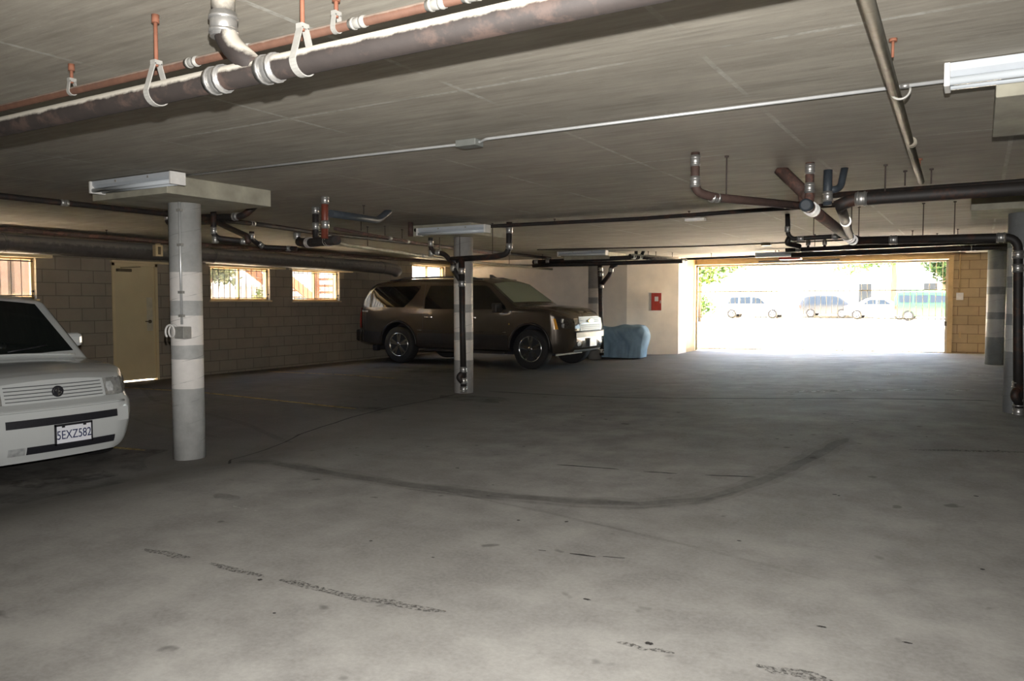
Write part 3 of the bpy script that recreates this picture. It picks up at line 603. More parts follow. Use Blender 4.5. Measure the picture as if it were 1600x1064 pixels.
# ------------------------------------------------------------------ fluorescent lights
def light_proto():
    o = thing('fluorescent_light', 'x', 'ceiling light', (0, 0, 0)); L = .56
    h = MB(); h.prism([(-.055, 0), (.055, 0), (.055, -.035), (.03, -.06), (-.03, -.06), (-.055, -.035)], -L, L, 'yz'); h.build('housing', 'lampwhite', o, Z0)
    for s in (-1, 1): MB().bx(s * L - .012, s * L + .012, -.072, .072, -.105, 0.0, bevel=.004).build('end_cap', 'white', o, Z0)
    for s in (-1, 1): MB().tube([(-L + .01, s * .045, -.08), (L - .01, s * .045, -.08)], .019, 12).build('tube', 'tube', o, Z0)
    for x in (-.2, .25): MB().bx(x - .01, x + .01, -.06, -.055, -.03, -.012).build('screw_clip', 'strap', o, Z0)
    return o
L0 = light_proto()
for i, (x, y, z, a, lab) in enumerate((
        (-6.26, 4.19, ZC - .01, 0, 'white twin tube fluorescent light under the ceiling at the nearest banded column'),
        (.41, 4.13, ZC - .005, 0, 'white twin tube fluorescent light cut off by the right edge of the photo'),
        (-6.2, 8.83, ZC - .06, 0, 'white fluorescent light on the drop panel of the middle column'),
        (-7.3, 15.2, ZC - .01, 0, 'white fluorescent light in front of the far column beyond the SUV'),
        (-3.5, 16.9, ZC - .06, 0, 'bright fluorescent light near the top of the gate opening'))):
    o = L0 if i == 0 else copy_tree(L0)
    o.location = (x, y, z); o.rotation_euler = (0, 0, a); o['label'] = lab; o['group'] = 'fluorescent lights on the garage ceiling'

# ------------------------------------------------------------------ gate, gear and wall fittings at the far end
gate = thing('metal_gate', 'large closed metal gate of thin vertical bars across the sunlit opening', 'gate', (-3.5, YG, .1))
f = MB(); gx0, gx1, gz1 = -6.33, -.6, 2.26
f.bx(gx0, gx1, YG - .03, YG + .02, gz1 - .05, gz1); f.bx(gx0, gx0 + .05, YG - .03, YG + .02, .06, gz1); f.bx(gx1 - .05, gx1, YG - .03, YG + .02, .16, gz1); f.build('gate_frame', 'bars', gate)
for z0, z1 in ((1.57, 1.585), (.93, .935), (.11, .19)): MB().bar((gx0, YG, z0), (gx1, YG, z1), .02, .025).build('rail', 'bars', gate)
for k in range(44):
    x = gx0 + .05 + (gx1 - gx0 - .1) * (k + .5) / 44; zb = .11 + .08 * (x - gx0) / (gx1 - gx0)
    MB().tube([(x, YG, zb), (x, YG, gz1 - .03)], .007, 6).build('bar', 'bars', gate)
MB().bx(gx1 - .06, gx1 - .01, YG - .06, YG - .03, .78, .88).build('lock', 'brass', gate)
o = MB().bx(-4.72, -2.85, YG - .14, YG - .08, 2.285, 2.335).build('counterweight_beam', 'duct', origin=Vector((-3.8, YG - .11, 2.285))); tag(o, 'grey beam hanging under the ceiling at the top of the gate', 'beam')
o = thing('gate_opener', 'small red and white gate motor box under the ceiling at the gate', 'motor', (-3.6, 17.9, 2.2)); MB().bx(-3.8, -3.35, 17.8, 18.05, 2.24, 2.30, bevel=.01).build('motor_cover', 'red_box', o); MB().bx(-3.7, -3.45, 17.82, 18.03, 2.30, ZC).build('bracket', 'white', o)
o = thing('extinguisher_cabinet', 'red fire extinguisher cabinet on the pale angled wall near the gate', 'cabinet', (-6.78, 18.1, 1.1), math.atan2(.83, 1.01))
MB().bx(-.13, .13, -.19, -.005, 0, .44, bevel=.006).build('cabinet_body', 'white', o, Z0)
dr = MB().bx(-.125, .125, -.205, -.19, .01, .43, bevel=.004).build('door', 'red_box', o, Z0)
MB().bx(-.045, .045, -.212, -.205, .23, .34).build('window_pane', 'white', dr, Z0)
MB().bx(.085, .105, -.22, -.205, .18, .25).build('latch', 'steel', dr, Z0)
o = pipe('electrical_conduit', 'thin conduit with a switch box on the tan block wall right of the gate', 'conduit', [[(-.385, YG - .02, 2.4), (-.38, YG - .02, 1.5)]], .014, 'tanwood', seg=8)
MB().bx(-.44, -.30, YG - .07, YG, 1.36, 1.52, bevel=.006).build('switch_box', 'white', o)
MB().bx(-.37, -.33, YG - .03, YG, .52, .66).build('lower_box', 'tanwood', o)
# ------------------------------------------------------------------ covered motorcycle
def tarp():
    b = MB(); bm = b.bm; nu, nv = 110, 44; x0, x1, yc, zf = -8.5, -6.50, 17.02, .04; rows = []
    for i in range(nu + 1):
        t = i / nu; x = x0 + (x1 - x0) * t
        h = .76 * (1 - .10 * sst(.0, .5, 1 - t) * (1 - t)) * (1 - (max(0, t - .93) / .07) ** 2 * .16) - .03 * math.sin(t * 7 + 1) ** 2
        ww = .36 * (1 - (max(0, t - .85) / .15) ** 2 * .42) * (1 - (max(0, .12 - t) / .12) ** 2 * .5); row = []
        for j in range(nv + 1):
            a = PI * j / nv; sx = -math.cos(a)
            y = math.copysign(abs(sx) ** .45, sx) * ww; z = max(0, math.sin(a)) ** .42 * h
            hem = max(0.0, 1 - z / .74); u_ = x * 1.0 + z * .9                                   # folds fan down from the top corner
            fold = (.075 * abs(math.sin(u_ * 8.5)) ** .7 + .022 * math.sin(u_ * 27 + 1.3) - .03) * hem ** .7
            end = sst(.80, 1, t); tuck = -.10 * hem * end + .04 * math.sin(y * 19 + z * 8) * end * hem
            row.append(bm.verts.new((x + tuck, yc + y * (1 + .10 * hem - .2 * hem * end) + math.copysign(fold, sx), zf + z + .010 * math.sin(x * 13 + y * 9) * (1 - hem))))
        rows.append(row)
    for i in range(nu):
        for j in range(nv):
            f = bm.faces.new((rows[i][j], rows[i + 1][j], rows[i + 1][j + 1], rows[i][j + 1])); f.smooth = True
    for r_ in (rows[0], rows[-1]): bm.faces.new(r_).smooth = True
    return tag(b.build('covered_motorcycle', 'tarp', origin=Vector((-7.5, yc, zf))), 'motorcycle under a blue cloth cover by the pale wall', 'covered motorcycle')
tarp()

# ------------------------------------------------------------------ cars
def lerp_tab(tab, x):
    if x <= tab[0][0]: return tab[0][1]
    for (a, p), (c, q) in zip(tab[:-1], tab[1:]):
        if x <= c: return p + (q - p) * (x - a) / (c - a)
    return tab[-1][1]
class Shape:
    """x runs from the tail (0) to the nose (L), y across, z up from the ground"""
    def __init__(s, L, top, bot, W, belt, tumble, plan, rc=.09, crown=.04, nose=None):
        s.L, s.top, s.bot, s.W, s.belt, s.tumble, s.plan, s.rc, s.crown, s.nose = L, top, bot, W, belt, tumble, plan, rc, crown, nose
    def zt(s, x): return lerp_tab(s.top, x)
    def zb(s, x): return lerp_tab(s.bot, x)
    def hw(s, x, z):
        y = s.W - lerp_tab(s.plan, x)
        if z > s.belt: y -= (z - s.belt) * s.tumble
        if z < .45: y -= (.45 - z) * .12
        y -= .018 * ((z - .85) / .5) ** 2 if z < s.belt else 0
        d = s.zt(x) - z
        if d < s.rc: d = max(0, d); y -= s.rc - math.sqrt(max(0, s.rc ** 2 - (s.rc - d) ** 2))
        d = z - s.zb(x); r = .05
        if d < r: d = max(0, d); y -= r - math.sqrt(max(0, r * r - (r - d) ** 2))
        return max(.05, y)
    def df(s, x, y, z):
        if s.nose: x = s.nose(x, y, z)
        return (x, y, z)
    def side(s, x, z, sg=1, off=.004): return s.df(x, sg * (s.hw(x, z) + off), z)
    def roof(s, x, v, off=.006):
        e = .02; dz = (s.zt(x + e) - s.zt(x - e)) / (2 * e); n = math.hypot(dz, 1)
        zt = s.zt(x); y = v * s.hw(x, zt - .001)
        return s.df(x - dz / n * off, y, zt + s.crown * (1 - v * v) + off / n)
    def face(s, y, z, off=.004):
        x, y, z = s.df(s.L, y, z); return (x + off, y, z)
    def mesh(s, arches=(), ra=.4, mats=('black_plastic',), name='body', parent=None, xs=None):
        xs = xs or sorted(set([s.L * i / 44 for i in range(45)] + [a for a, _ in s.top if 0 <= a <= s.L] + [a for a, _ in s.plan if 0 <= a <= s.L]))
        ts = [0, .02, .05, .1, .18, .27, .36, .45, .54, .62, .7, .77, .83, .88, .92, .95, .97, .985, .995, 1.0]
        vs_ = [-1 + 2 * j / 10 for j in range(11)]
        bm = bmesh.new(); cache = {}
        def P(i, t, v):
            x = xs[i]; zb, zt = s.zb(x), s.zt(x); z = zb + (zt - zb) * t
            key = (i, t, v)
            if key not in cache:
                zz = z + (s.crown * (1 - v * v) if t == 1.0 else 0)
                if t not in (0, 1.0) and abs(v) < 1: zz = z + s.crown * (1 - v * v) * sst(.8, 1, t)
                cache[key] = bm.verts.new(s.df(x, v * s.hw(x, z), zz))
            return cache[key]
        def q(*k):
            f = bm.faces.new(k); f.smooth = True
        n = len(xs)
        for i in range(n - 1):
            for a, c in zip(ts[:-1], ts[1:]):
                q(P(i, a, -1), P(i + 1, a, -1), P(i + 1, c, -1), P(i, c, -1)); q(P(i, a, 1), P(i, c, 1), P(i + 1, c, 1), P(i + 1, a, 1))
            for a, c in zip(vs_[:-1], vs_[1:]):
                q(P(i, 1.0, a), P(i + 1, 1.0, a), P(i + 1, 1.0, c), P(i, 1.0, c)); q(P(i, 0, a), P(i, 0, c), P(i + 1, 0, c), P(i + 1, 0, a))
        for i in (0, n - 1):
            for a, c in zip(ts[:-1], ts[1:]):
                for d, e in zip(vs_[:-1], vs_[1:]): q(P(i, a, d), P(i, c, d), P(i, c, e), P(i, a, e))
        bmesh.ops.recalc_face_normals(bm, faces=bm.faces[:])
        me = bpy.data.meshes.new(name); bm.to_mesh(me); bm.free()
        for k in mats: me.materials.append(M[k])
        o = bpy.data.objects.new(name, me); COL.objects.link(o)
        if arches:
            for (ax, az) in arches:
                for sg in (-1, 1):
                    c = MB(); c.lathe([(ra, sg * (s.W - .34)), (ra, sg * (s.W + .3))], (ax, 0, az), 'y', 40)
                    co = c.build('cutter', 'black_plastic')
                    md = o.modifiers.new('b', 'BOOLEAN'); md.operation = 'DIFFERENCE'; md.object = co; md.solver = 'EXACT'; md.material_mode = 'TRANSFER'
            dg = bpy.context.evaluated_depsgraph_get(); ev = o.evaluated_get(dg)
            me2 = bpy.data.meshes.new_from_object(ev); me2.name = name
            cs = [m.object for m in o.modifiers]; o.modifiers.clear(); o.data = me2
            for c in cs: bpy.data.objects.remove(c)
            me2.set_sharp_from_angle(angle=math.radians(38))
        else: me.set_sharp_from_angle(angle=math.radians(38))
        if parent: o.parent = parent
        return o
    def patch(s, poly, fn, name, mat, parent, cuts=3, thick=0.0):
        """poly: 2-d outline; fn maps each of its points onto the body"""
        bm = bmesh.new(); f = bm.faces.new([bm.verts.new((a, c, 0)) for a, c in poly])
        bmesh.ops.triangulate(bm, faces=[f])
        bmesh.ops.subdivide_edges(bm, edges=bm.edges[:], cuts=cuts, use_grid_fill=True)
        for v in bm.verts: v.co = Vector(fn(v.co.x, v.co.y))
        for f in bm.faces: f.smooth = True
        bmesh.ops.recalc_face_normals(bm, faces=bm.faces[:])
        if thick: bmesh.ops.solidify(bm, geom=bm.faces[:], thickness=thick)
        me = bpy.data.meshes.new(name); bm.to_mesh(me); bm.free(); me.materials.append(M[mat])
        o = bpy.data.objects.new(name, me); COL.objects.link(o); o.parent = parent; return o
def wheel(parent, x, y, r, rr, w_, sg, spokes=5, rimmat='alloy'):
    b = MB(); hw = w_ / 2
    b.lathe([(rr * .98, y - hw * .8), (r * .93, y - hw), (r * .985, y - hw * .75), (r, y - hw * .3), (r, y + hw * .3), (r * .985, y + hw * .75), (r * .93, y + hw), (rr * .98, y + hw * .8)], (x, 0, r), 'y', 40)
    t = b.build('wheel', 'rubber', parent, Z0)
    yo = y + sg * hw * .82; c = MB()
    c.lathe([(rr, yo - sg * .05), (rr, yo), (rr * .97, yo + sg * .012), (rr * .90, yo + sg * .008), (rr * .86, yo - sg * .05)], (x, 0, r), 'y', 40)
    c.lathe([(rr * .2, yo - sg * .05), (rr * .2, yo + sg * .008), (rr * .12, yo + sg * .016)], (x, 0, r), 'y', 20)
    for k in range(spokes):
        a = 2 * PI * k / spokes + .3
        for da in (-.17, .17):
            p0 = (x + rr * .12 * math.cos(a), yo - sg * .006, r + rr * .12 * math.sin(a)); p1 = (x + rr * .93 * math.cos(a + da), yo - sg * .012, r + rr * .93 * math.sin(a + da))
            c.bar(p0, p1, rr * .17, .022, 0, Vector((0, 1, 0)))
    c.build('rim', rimmat, t, Z0)
    d = MB(); d.lathe([(rr * .9, yo - sg * .09), (rr * .9, yo - sg * .06)], (x, 0, r), 'y', 24); d.build('brake_disc', 'black_plastic', t, Z0)
    return t
def text_mesh(txt, name, mat, parent, size, M4, depth=.002):
    cu = bpy.data.curves.new(name, 'FONT'); cu.body = txt; cu.size = size; cu.extrude = depth; cu.align_x = 'CENTER'; cu.align_y = 'CENTER'
    tmp = bpy.data.objects.new(name, cu); COL.objects.link(tmp)
    me = bpy.data.meshes.new_from_object(tmp.evaluated_get(bpy.context.evaluated_depsgraph_get())); bpy.data.objects.remove(tmp); bpy.data.curves.remove(cu)
    me.transform(M4); me.materials.clear(); me.materials.append(M[mat]); me.name = name
    o = bpy.data.objects.new(name, me); COL.objects.link(o); o.parent = parent; return o
def ngon(cx, cy, rx, ry, n=20): return [(cx + rx * math.cos(2 * PI * k / n), cy + ry * math.sin(2 * PI * k / n)) for k in range(n)]
FRONT = Matrix(((0, 0, 1, 0), (1, 0, 0, 0), (0, 1, 0, 0), (0, 0, 0, 1)))      # text plane -> facing +x
# ---- white box-shaped car on the left
def scion():
    L = 3.95
    o = thing('white_car', 'boxy white compact car parked at the left edge, nose towards the aisle', 'car', (-6.72 - L, 3.765, -.17))
    def nose(x, y, z):
        k = sst(L - .55, L, x)
        x -= k * (.075 * sst(.60, .66, z) + .05 * sst(.66, .86, z)) ; x -= k * .05 * (1 - sst(.12, .3, z))
        x += k * .03 * math.exp(-((z - .45) / .16) ** 2)
        return x - k * .10 * (abs(y) / .8) ** 2.2
    s = Shape(L, [(0, 1.45), (.06, 1.52), (.3, 1.545), (1.6, 1.56), (2.15, 1.545), (2.32, 1.50), (2.97, .95), (3.04, .935), (3.4, .905), (3.75, .865), (3.88, .84), (3.95, .80)],
              [(0, .25), (3.3, .2), (3.95, .17)], .835, .95, .12, [(0, .10), (.15, .03), (.3, 0), (3.35, 0), (3.6, .02), (3.78, .07), (3.88, .13), (3.95, .22)], .075, .035, nose)
    s.mesh(((.72, .3), (3.2, .3)), .335, ('white_car',), 'body', o)
    for x in (.72, 3.2):
        for sg in (-1, 1): wheel(o, x, sg * .735, .30, .20, .19, sg)
    s.patch([(v, x) for v, x in ((-.90, 2.36), (-.45, 2.345), (0, 2.34), (.45, 2.345), (.90, 2.36), (.93, 2.90), (.5, 2.935), (0, 2.945), (-.5, 2.935), (-.93, 2.90))], lambda v, x: s.roof(x, v), 'windscreen', 'scion_glass', o, 4)
    for sg in (-1, 1):
        s.patch([(1.65, 1.0), (2.80, 1.0), (2.78, 1.08), (2.38, 1.43), (1.65, 1.45)], lambda x, z: s.side(x, z, sg), 'side_window', 'scion_glass', o)
        s.patch([(.65, 1.0), (1.57, 1.0), (1.57, 1.45), (.65, 1.45)], lambda x, z: s.side(x, z, sg), 'side_window', 'scion_glass', o)
        hl = s.patch([(sg * .44, .655), (sg * .57, .652), (sg * .62, .66), (sg * .62, .80), (sg * .55, .81), (sg * .44, .81)], lambda y, z: s.face(y, z, .014), 'headlight', 'headlamp', o)
        s.patch([(sg * a, c) for a, c in ((.47, .69), (.52, .69), (.535, .73), (.52, .775), (.47, .775), (.455, .73))], lambda y, z: s.face(y, z, .016), 'bulb_reflector', 'lens', hl)
        s.patch([(L - .19, .665), (L - .01, .655), (L - .01, .81), (L - .16, .80)], lambda x, z: s.side(x, z, sg, .008), 'corner_lamp', 'headlamp', o)
        m = MB(); m.box((0, 0, 0), (.10, .20, .145), bevel=.04); m.bar((.02, -sg * .22, -.07), (0, -sg * .07, -.05), .05, .03)
        mo = m.build('mirror', 'white_car', o, Z0); mo.location = (2.42, sg * .975, 1.10)
    # ribbed nose panel
    n_ = 12; gp = s.patch([(-.425 + .85 * k / n_, .652) for k in range(n_ + 1)] + [(.425 - .85 * k / n_, .815) for k in range(n_ + 1)], lambda y, z: s.face(y, z, .008), 'grille', 'white_car', o, 1)
    for k in range(5):
        z = .672 + .029 * k; s.patch([(-.415 + .83 * k_ / n_, z) for k_ in range(n_ + 1)] + [(.415 - .83 * k_ / n_, z + .0075) for k_ in range(n_ + 1)], lambda y, z: s.face(y, z, .013), 'grille_slot', 'slit', gp, 1)
    e = MB(); e.lathe([(.048, 0), (.048, .012), (.040, .018)], s.face(0, .735, .022), 'x', 24); eo = e.build('emblem', 'black_plastic', o, Z0)
    q = MB(); fx = s.face(0, .735, .042)[0]; q.bx(fx - .002, fx + .003, -.005, .005, .70, .77)
    for sg in (-1, 1): q.tube(fillet([(fx, sg * .006, .735 + sg * .03), (fx, -sg * .026, .735 + sg * .016), (fx, -sg * .020, .735 - sg * .004), (fx, sg * .0, .735)], .01, 3), .0035, 6)
    q.build('emblem_mark', 'chrome', eo, Z0)
    q = MB(); q.tube([s.face(y, .79 + .006, .014) for y in (-.05, -.03, .03, .05)], .001, 4); q.bm.clear(); q.bm.free()
    # bumper slots
    def slot(y0, y1, z0, z1, name, mat, par=o, off=.006):
        n = 10; return s.patch([(y0 + (y1 - y0) * k / n, z0) for k in range(n + 1)] + [(y1 - (y1 - y0) * k / n, z1) for k in range(n + 1)], lambda y, z: s.face(y, z, off), name, mat, par, 1)
    a = slot(-.46, .50, .465, .53, 'upper_air_slot', 'black_plastic'); slot(-.30, .48, .235, .30, 'lower_air_slot', 'black_plastic')
    slot(-.44, -.31, .235, .30, 'slot_blank', 'lens')
    for sg in (-1, 1): slot(sg * .5, sg * .62, .42, .545, 'bumper_insert', 'white_car', o, .003)
    q = MB()
    q.tube([s.face(y, .60, .012) for y in [-.58 + 1.16 * j / 16 for j in range(17)]], .010, 8); q.build('bumper_lip', 'white_car', o, Z0)
    px = s.face(.05, .37, 0)[0]
    pl = MB().bx(px + .012, px + .020, -.08, .225, .297, .452, bevel=.003).build('licence_plate', 'plate_white', o, Z0)
    fr = MB()
    for y0, y1, z0, z1 in ((-.09, .235, .445, .462), (-.09, .235, .287, .299), (-.09, -.078, .287, .462), (.223, .235, .287, .462)): fr.bx(px + .008, px + .024, y0, y1, z0, z1)
    fr.build('plate_frame', 'black_plastic', pl, Z0)
    text_mesh('5EXZ582', 'plate_number', 'ink', pl, .098, Matrix.Translation((px + .021, .0725, .365)) @ FRONT @ Matrix.Diagonal((.80, 1.08, 1, 1)))
    for y in (-.02, .165): MB().bx(px + .02, px + .026, y - .012, y + .012, .432, .448).build('plate_bolt', 'black_plastic', pl, Z0)
    q = MB(); q.tube([s.roof(2.955, v, .012) for v in [-.9 + 1.8 * k / 12 for k in range(13)]], .012, 6); q.build('cowl', 'white_car', o, Z0)
    for v in (-.55, .1):
        q = MB(); q.tube([s.roof(2.93, v, .02), s.roof(2.90, v + .25, .02), s.roof(2.86, v + .52, .02)], .007, 6); q.build('wiper', 'black_plastic', o, Z0)
    q = MB(); q.bx(-.02, .03, -.6, .6, .22, .45); q.build('rear_bumper', 'white_car', o, Z0)
    return o
scion()
# ---- big brown estate SUV
def suv():
    L = 5.38
    o = thing('brown_suv', 'big grey brown SUV parked sideways behind the middle column', 'car', (-12.05, 14.3, 0))
    def nose(x, y, z):
        k = sst(L - .6, L, x); x -= k * (.05 * sst(.75, 1.1, z) + .10 * (1 - sst(.28, .5, z))) + k * .10 * (abs(y) / .9) ** 2.4
        k = 1 - sst(0, .35, x); return x + k * .05 * (abs(y) / .95) ** 3 - k * .05 * (1 - sst(.55, .68, z)) + k * .03
    s = Shape(L, [(0, 1.10), (.06, 1.18), (.22, 1.42), (.42, 1.665), (.55, 1.725), (.85, 1.77), (1.5, 1.80), (3.0, 1.79), (3.35, 1.755), (3.52, 1.70), (4.14, 1.26), (4.22, 1.235), (4.8, 1.195), (5.06, 1.15), (5.2, 1.10), (5.3, 1.04), (5.38, .93)],
              [(0, .42), (.5, .36), (4.8, .33), (5.1, .30), (5.38, .33)], 1.0, 1.14, .24, [(0, .14), (.1, .07), (.25, .02), (.5, 0), (4.85, 0), (5.02, .02), (5.14, .06), (5.24, .13), (5.32, .21), (5.38, .31)], .085, .045, nose)
    s.mesh(((1.27, .42), (4.54, .42)), .465, ('bronze',), 'body', o)
    for x in (1.27, 4.54):
        for sg in (-1, 1):
            wheel(o, x, sg * .875, .395, .262, .27, sg)
            q = MB(); q.tube([s.side(x + .475 * math.cos(a), .42 + .475 * math.sin(a), sg, .012) for a in [PI * (-.03 + 1.06 * k / 24) for k in range(25)]], .024, 8); q.build('wheel_arch_trim', 'bronze_dark', o, Z0)
    for sg in (-1, 1):
        sd_ = lambda x, z: s.side(x, z, sg, .005)
        s.patch([(.22, 1.20), (1.42, 1.20), (1.62, 1.38), (1.80, 1.60), (1.80, 1.655), (.58, 1.645), (.42, 1.5)], sd_, 'quarter_window', 'suv_glass', o, 4)
        s.patch([(1.98, 1.17), (2.92, 1.17), (2.92, 1.655), (2.06, 1.655), (1.96, 1.4)], sd_, 'rear_door_window', 'suv_glass', o, 4)
        s.patch([(3.02, 1.17), (4.0, 1.17), (3.96, 1.24), (3.55, 1.60), (3.46, 1.65), (3.02, 1.655)], sd_, 'front_door_window', 'suv_glass', o, 4)
        for x in (1.93, 2.98): s.patch([(x - .004, .5), (x + .004, .5), (x + .004, 1.7), (x - .004, 1.7)], sd_, 'door_gap', 'black_plastic', o, 4)
        s.patch([(.9, .40), (4.05, .40), (4.05, .60), (1.75, .60), (.9, .60)] if False else [(1.78, .36), (4.03, .36), (4.03, .66), (1.78, .66)], lambda x, z: s.side(x, z, sg, .008), 'lower_cladding', 'bronze_dark', o, 5)
        s.patch([(.02, .45), (.78, .40), (.80, .66), (.02, .70)], lambda x, z: s.side(x, z, sg, .008), 'rear_bumper_side', 'bronze_dark', o, 4)
        m = MB(); m.bx(1.85, 3.98, sg * .96 - .07, sg * .96 + .07, .28, .335, bevel=.012); m.build('running_board', 'bronze_dark', o, Z0)
        q = MB(); q.tube([s.side(x, .715, sg, .01) for x in [1.8 + 2.2 * k / 14 for k in range(15)]], .012, 6); q.build('side_moulding', 'bronze', o, Z0)
        for x in (1.98 + .12, 3.2):
            h = MB(); h.tube([s.side(x - .09, 1.0, sg, .03), s.side(x + .09, 1.0, sg, .03)], .016, 8); h.tube([s.side(x - .09, 1.0, sg, 0), s.side(x - .09, 1.0, sg, .035)], .014, 8); h.tube([s.side(x + .09, 1.0, sg, 0), s.side(x + .09, 1.0, sg, .035)], .014, 8)
            h.build('door_handle', 'chrome', o, Z0)
        s.patch([(.005, .74), (.14, .74), (.13, 1.19), (.04, 1.19)], lambda x, z: s.side(x, z, sg, .014), 'tail_light', 'red_lens', o)
        m = MB(); m.box((3.86, sg * 1.13, 1.20), (.13, .22, .19), bevel=.03); m.bar((3.9, sg * .98, 1.17), (3.88, sg * 1.06, 1.17), .05, .05); m.build('mirror', 'bronze_dark', o, Z0)
        s.patch([(5.12, .80), (5.37, .80), (5.37, .99), (5.31, 1.01), (5.10, 1.0)], lambda x, z: s.side(x, z, sg, .008), 'headlight', 'dark_lens', o, 4)
        s.patch([(5.11, .79), (5.20, .79), (5.17, 1.0), (5.08, .99)], lambda x, z: s.side(x, z, sg, .013), 'turn_signal', 'amber', o, 3)
        s.patch([(sg * a, c) for a, c in ((.47, .80), (.64, .80), (.64, 1.0), (.47, 1.0))], lambda y, z: s.face(y, z, .01), 'inner_headlight', 'dark_lens', o, 3)
        for z in (.86, .95):
            q = MB(); p = s.side(5.27, z, sg, .0); q.lathe([(.05, 0), (.045, .012)], p, 'y', 16) if False else q.lathe([(.045, -.01), (.04, .02)], (p[0], p[1], p[2]), 'x', 16); q.build('lamp_bulb', 'lens', o, Z0)
        s.patch([(sg * a, c) for a, c in ngon(.50, .50, .07, .045)], lambda y, z: s.face(y, z, .01), 'fog_lamp', 'lens', o, 1)
        s.patch([(x, z) for x, z in ngon(4.07, 1.0 - .12, .02, .02, 10)], lambda x, z: s.side(x, z, sg, .012), 'fender_badge', 'gold', o, 1)
        q = MB(); q.tube([s.roof(x, sg * .86, .035 + (.0 if 1.0 < x < 3.1 else -.03)) for x in (.8, 1.0, 1.2, 2.0, 2.9, 3.1, 3.25)], .02, 8); q.build('roof_rail', 'black_plastic', o, Z0)
        q = MB(); q.bx(.5, .62, sg * .88 - .06, sg * .88 + .06, .25, .36); q.build('exhaust_guard', 'black_plastic', o, Z0)
    s.patch([(v, x) for v, x in ((-.92, 3.55), (0, 3.53), (.92, 3.55), (.95, 4.08), (.5, 4.11), (0, 4.125), (-.5, 4.11), (-.95, 4.08))], lambda v, x: s.roof(x, v), 'windscreen', 'suv_screen', o, 4)
    s.patch([(v, x) for v, x in ((-.85, .12), (.85, .12), (.82, .40), (-.82, .40))], lambda v, x: s.roof(x, v), 'rear_window', 'suv_glass', o, 4)
    fx = s.face(0, .9, 0)[0]
    def fpatch(y0, y1, z0, z1, name, mat, off, par=o):
        n = 10; return s.patch([(y0 + (y1 - y0) * k / n, z0) for k in range(n + 1)] + [(y1 - (y1 - y0) * k / n, z1) for k in range(n + 1)], lambda y, z: s.face(y, z, off), name, mat, par, 1)
    gr = fpatch(-.46, .46, .755, 1.03, 'grille', 'satin', .010)
    for z in (.79, .825, .86, .925, .96, .995): fpatch(-.43, .43, z - .004, z + .005, 'grille_slot', 'black_plastic', .016, gr)
    fpatch(-.46, .46, .885, .905, 'grille_bar', 'bronze', .016, gr)
    q = MB(); x = s.face(0, .94, .02)[0]; q.prism([(-.12, .92), (-.05, .92), (-.05, .90), (.05, .90), (.05, .92), (.12, .92), (.12, .96), (.05, .96), (.05, .985), (-.05, .985), (-.05, .96), (-.12, .96)], x, x + .012, 'yz'); q.build('emblem', 'gold', gr, Z0)
    fpatch(-.64, .64, .62, .73, 'chrome_bumper', 'satin', .035)
    q = MB(); q.tube([s.face(y, .735, .02) for y in [-.66 + 1.32 * k / 12 for k in range(13)]], .02, 8); q.build('bumper_top', 'bronze_dark', o, Z0)
    fpatch(-.36, .36, .42, .56, 'lower_intake', 'black_plastic', .008)
    x = s.face(0, .5, .05)[0]; pl = MB().bx(x, x + .01, -.16, .15, .44, .60, bevel=.003).build('licence_plate', 'plate_white', o, Z0)
    fpatch(-.62, .62, .345, .385, 'chin_strip', 'steel', .03)
    q = MB(); q.bx(-.05, .1, -.88, .88, .44, .70, bevel=.04); q.build('rear_bumper', 'bronze_dark', o, Z0)
    q = MB(); q.prism([(3.0, 1.835), (3.16, 1.835), (3.03, 1.90), (3.0, 1.90)], -.03, .03); q.build('roof_antenna', 'black_plastic', o, Z0)
    q = MB(); q.bx(.4, 4.9, -.6, .6, .25, .40); q.build('underbody', 'black_plastic', o, Z0)
    s.patch([(.62, 1.09), (.95, 1.09), (.95, 1.12), (.62, 1.12)] if False else [(.2, 1.095), (.42, 1.095), (.42, 1.125), (.2, 1.125)], lambda x, z: s.side(x, z, -1, .009), 'name_badge', 'steel', o, 2)
    return o
suv()
# ---- cars across the street
def far_car(name, label, x, y, L, top, paint, rz=0.0, wh=((.8, 0), (3.6, 0)), win=(), h0=.3):
    o = thing(name, label, 'car', (x, y, .1), rz, 'cars parked across the street')
    s = Shape(L, top, [(0, .3), (L, .28)], .88, .92, .22, [(0, .12), (.3, .02), (.5, 0), (L - .7, 0), (L - .25, .06), (L, .28)], .08, .04, None)
    s.mesh((), .35, (paint,), 'body', o, [L * i / 30 for i in range(31)])
    for k, (wx, _) in enumerate(wh):
        for sg in (-1, 1): wheel(o, wx, sg * .79, .33, .2, .2, sg)
        for sg in (-1, 1):
            s.patch(ngon(wx, .36, .40, .36, 16), lambda a, c: s.side(a, max(c, s.zb(a) + .005), sg, .003), 'wheel_arch', 'black_plastic', o, 1)
    for poly in win:
        for sg in (-1, 1): s.patch(poly, lambda a, c: s.side(a, c, sg, .006), 'side_window', 'far_glass', o, 2)
    s.patch([(.2, .3), (L - .3, .3), (L - .3, .36), (.2, .36)], lambda a, c: s.side(a, c, -1, .004), 'sill', 'black_plastic', o, 2)
    for sg in (-1, 1):
        s.patch([(L - .22, .62), (L - .02, .62), (L - .02, .76), (L - .2, .76)], lambda a, c: s.side(a, c, sg, .006), 'headlight', 'lens', o, 1)
        s.patch([(.02, .72), (.14, .72), (.14, .92), (.03, .92)], lambda a, c: s.side(a, c, sg, .006), 'tail_light', 'red_lens', o, 1)
    return o
SUVT = [(0, 1.0), (.1, 1.25), (.55, 1.62), (1.2, 1.70), (2.4, 1.68), (2.75, 1.60), (3.45, 1.08), (4.2, .98), (4.5, .82)]
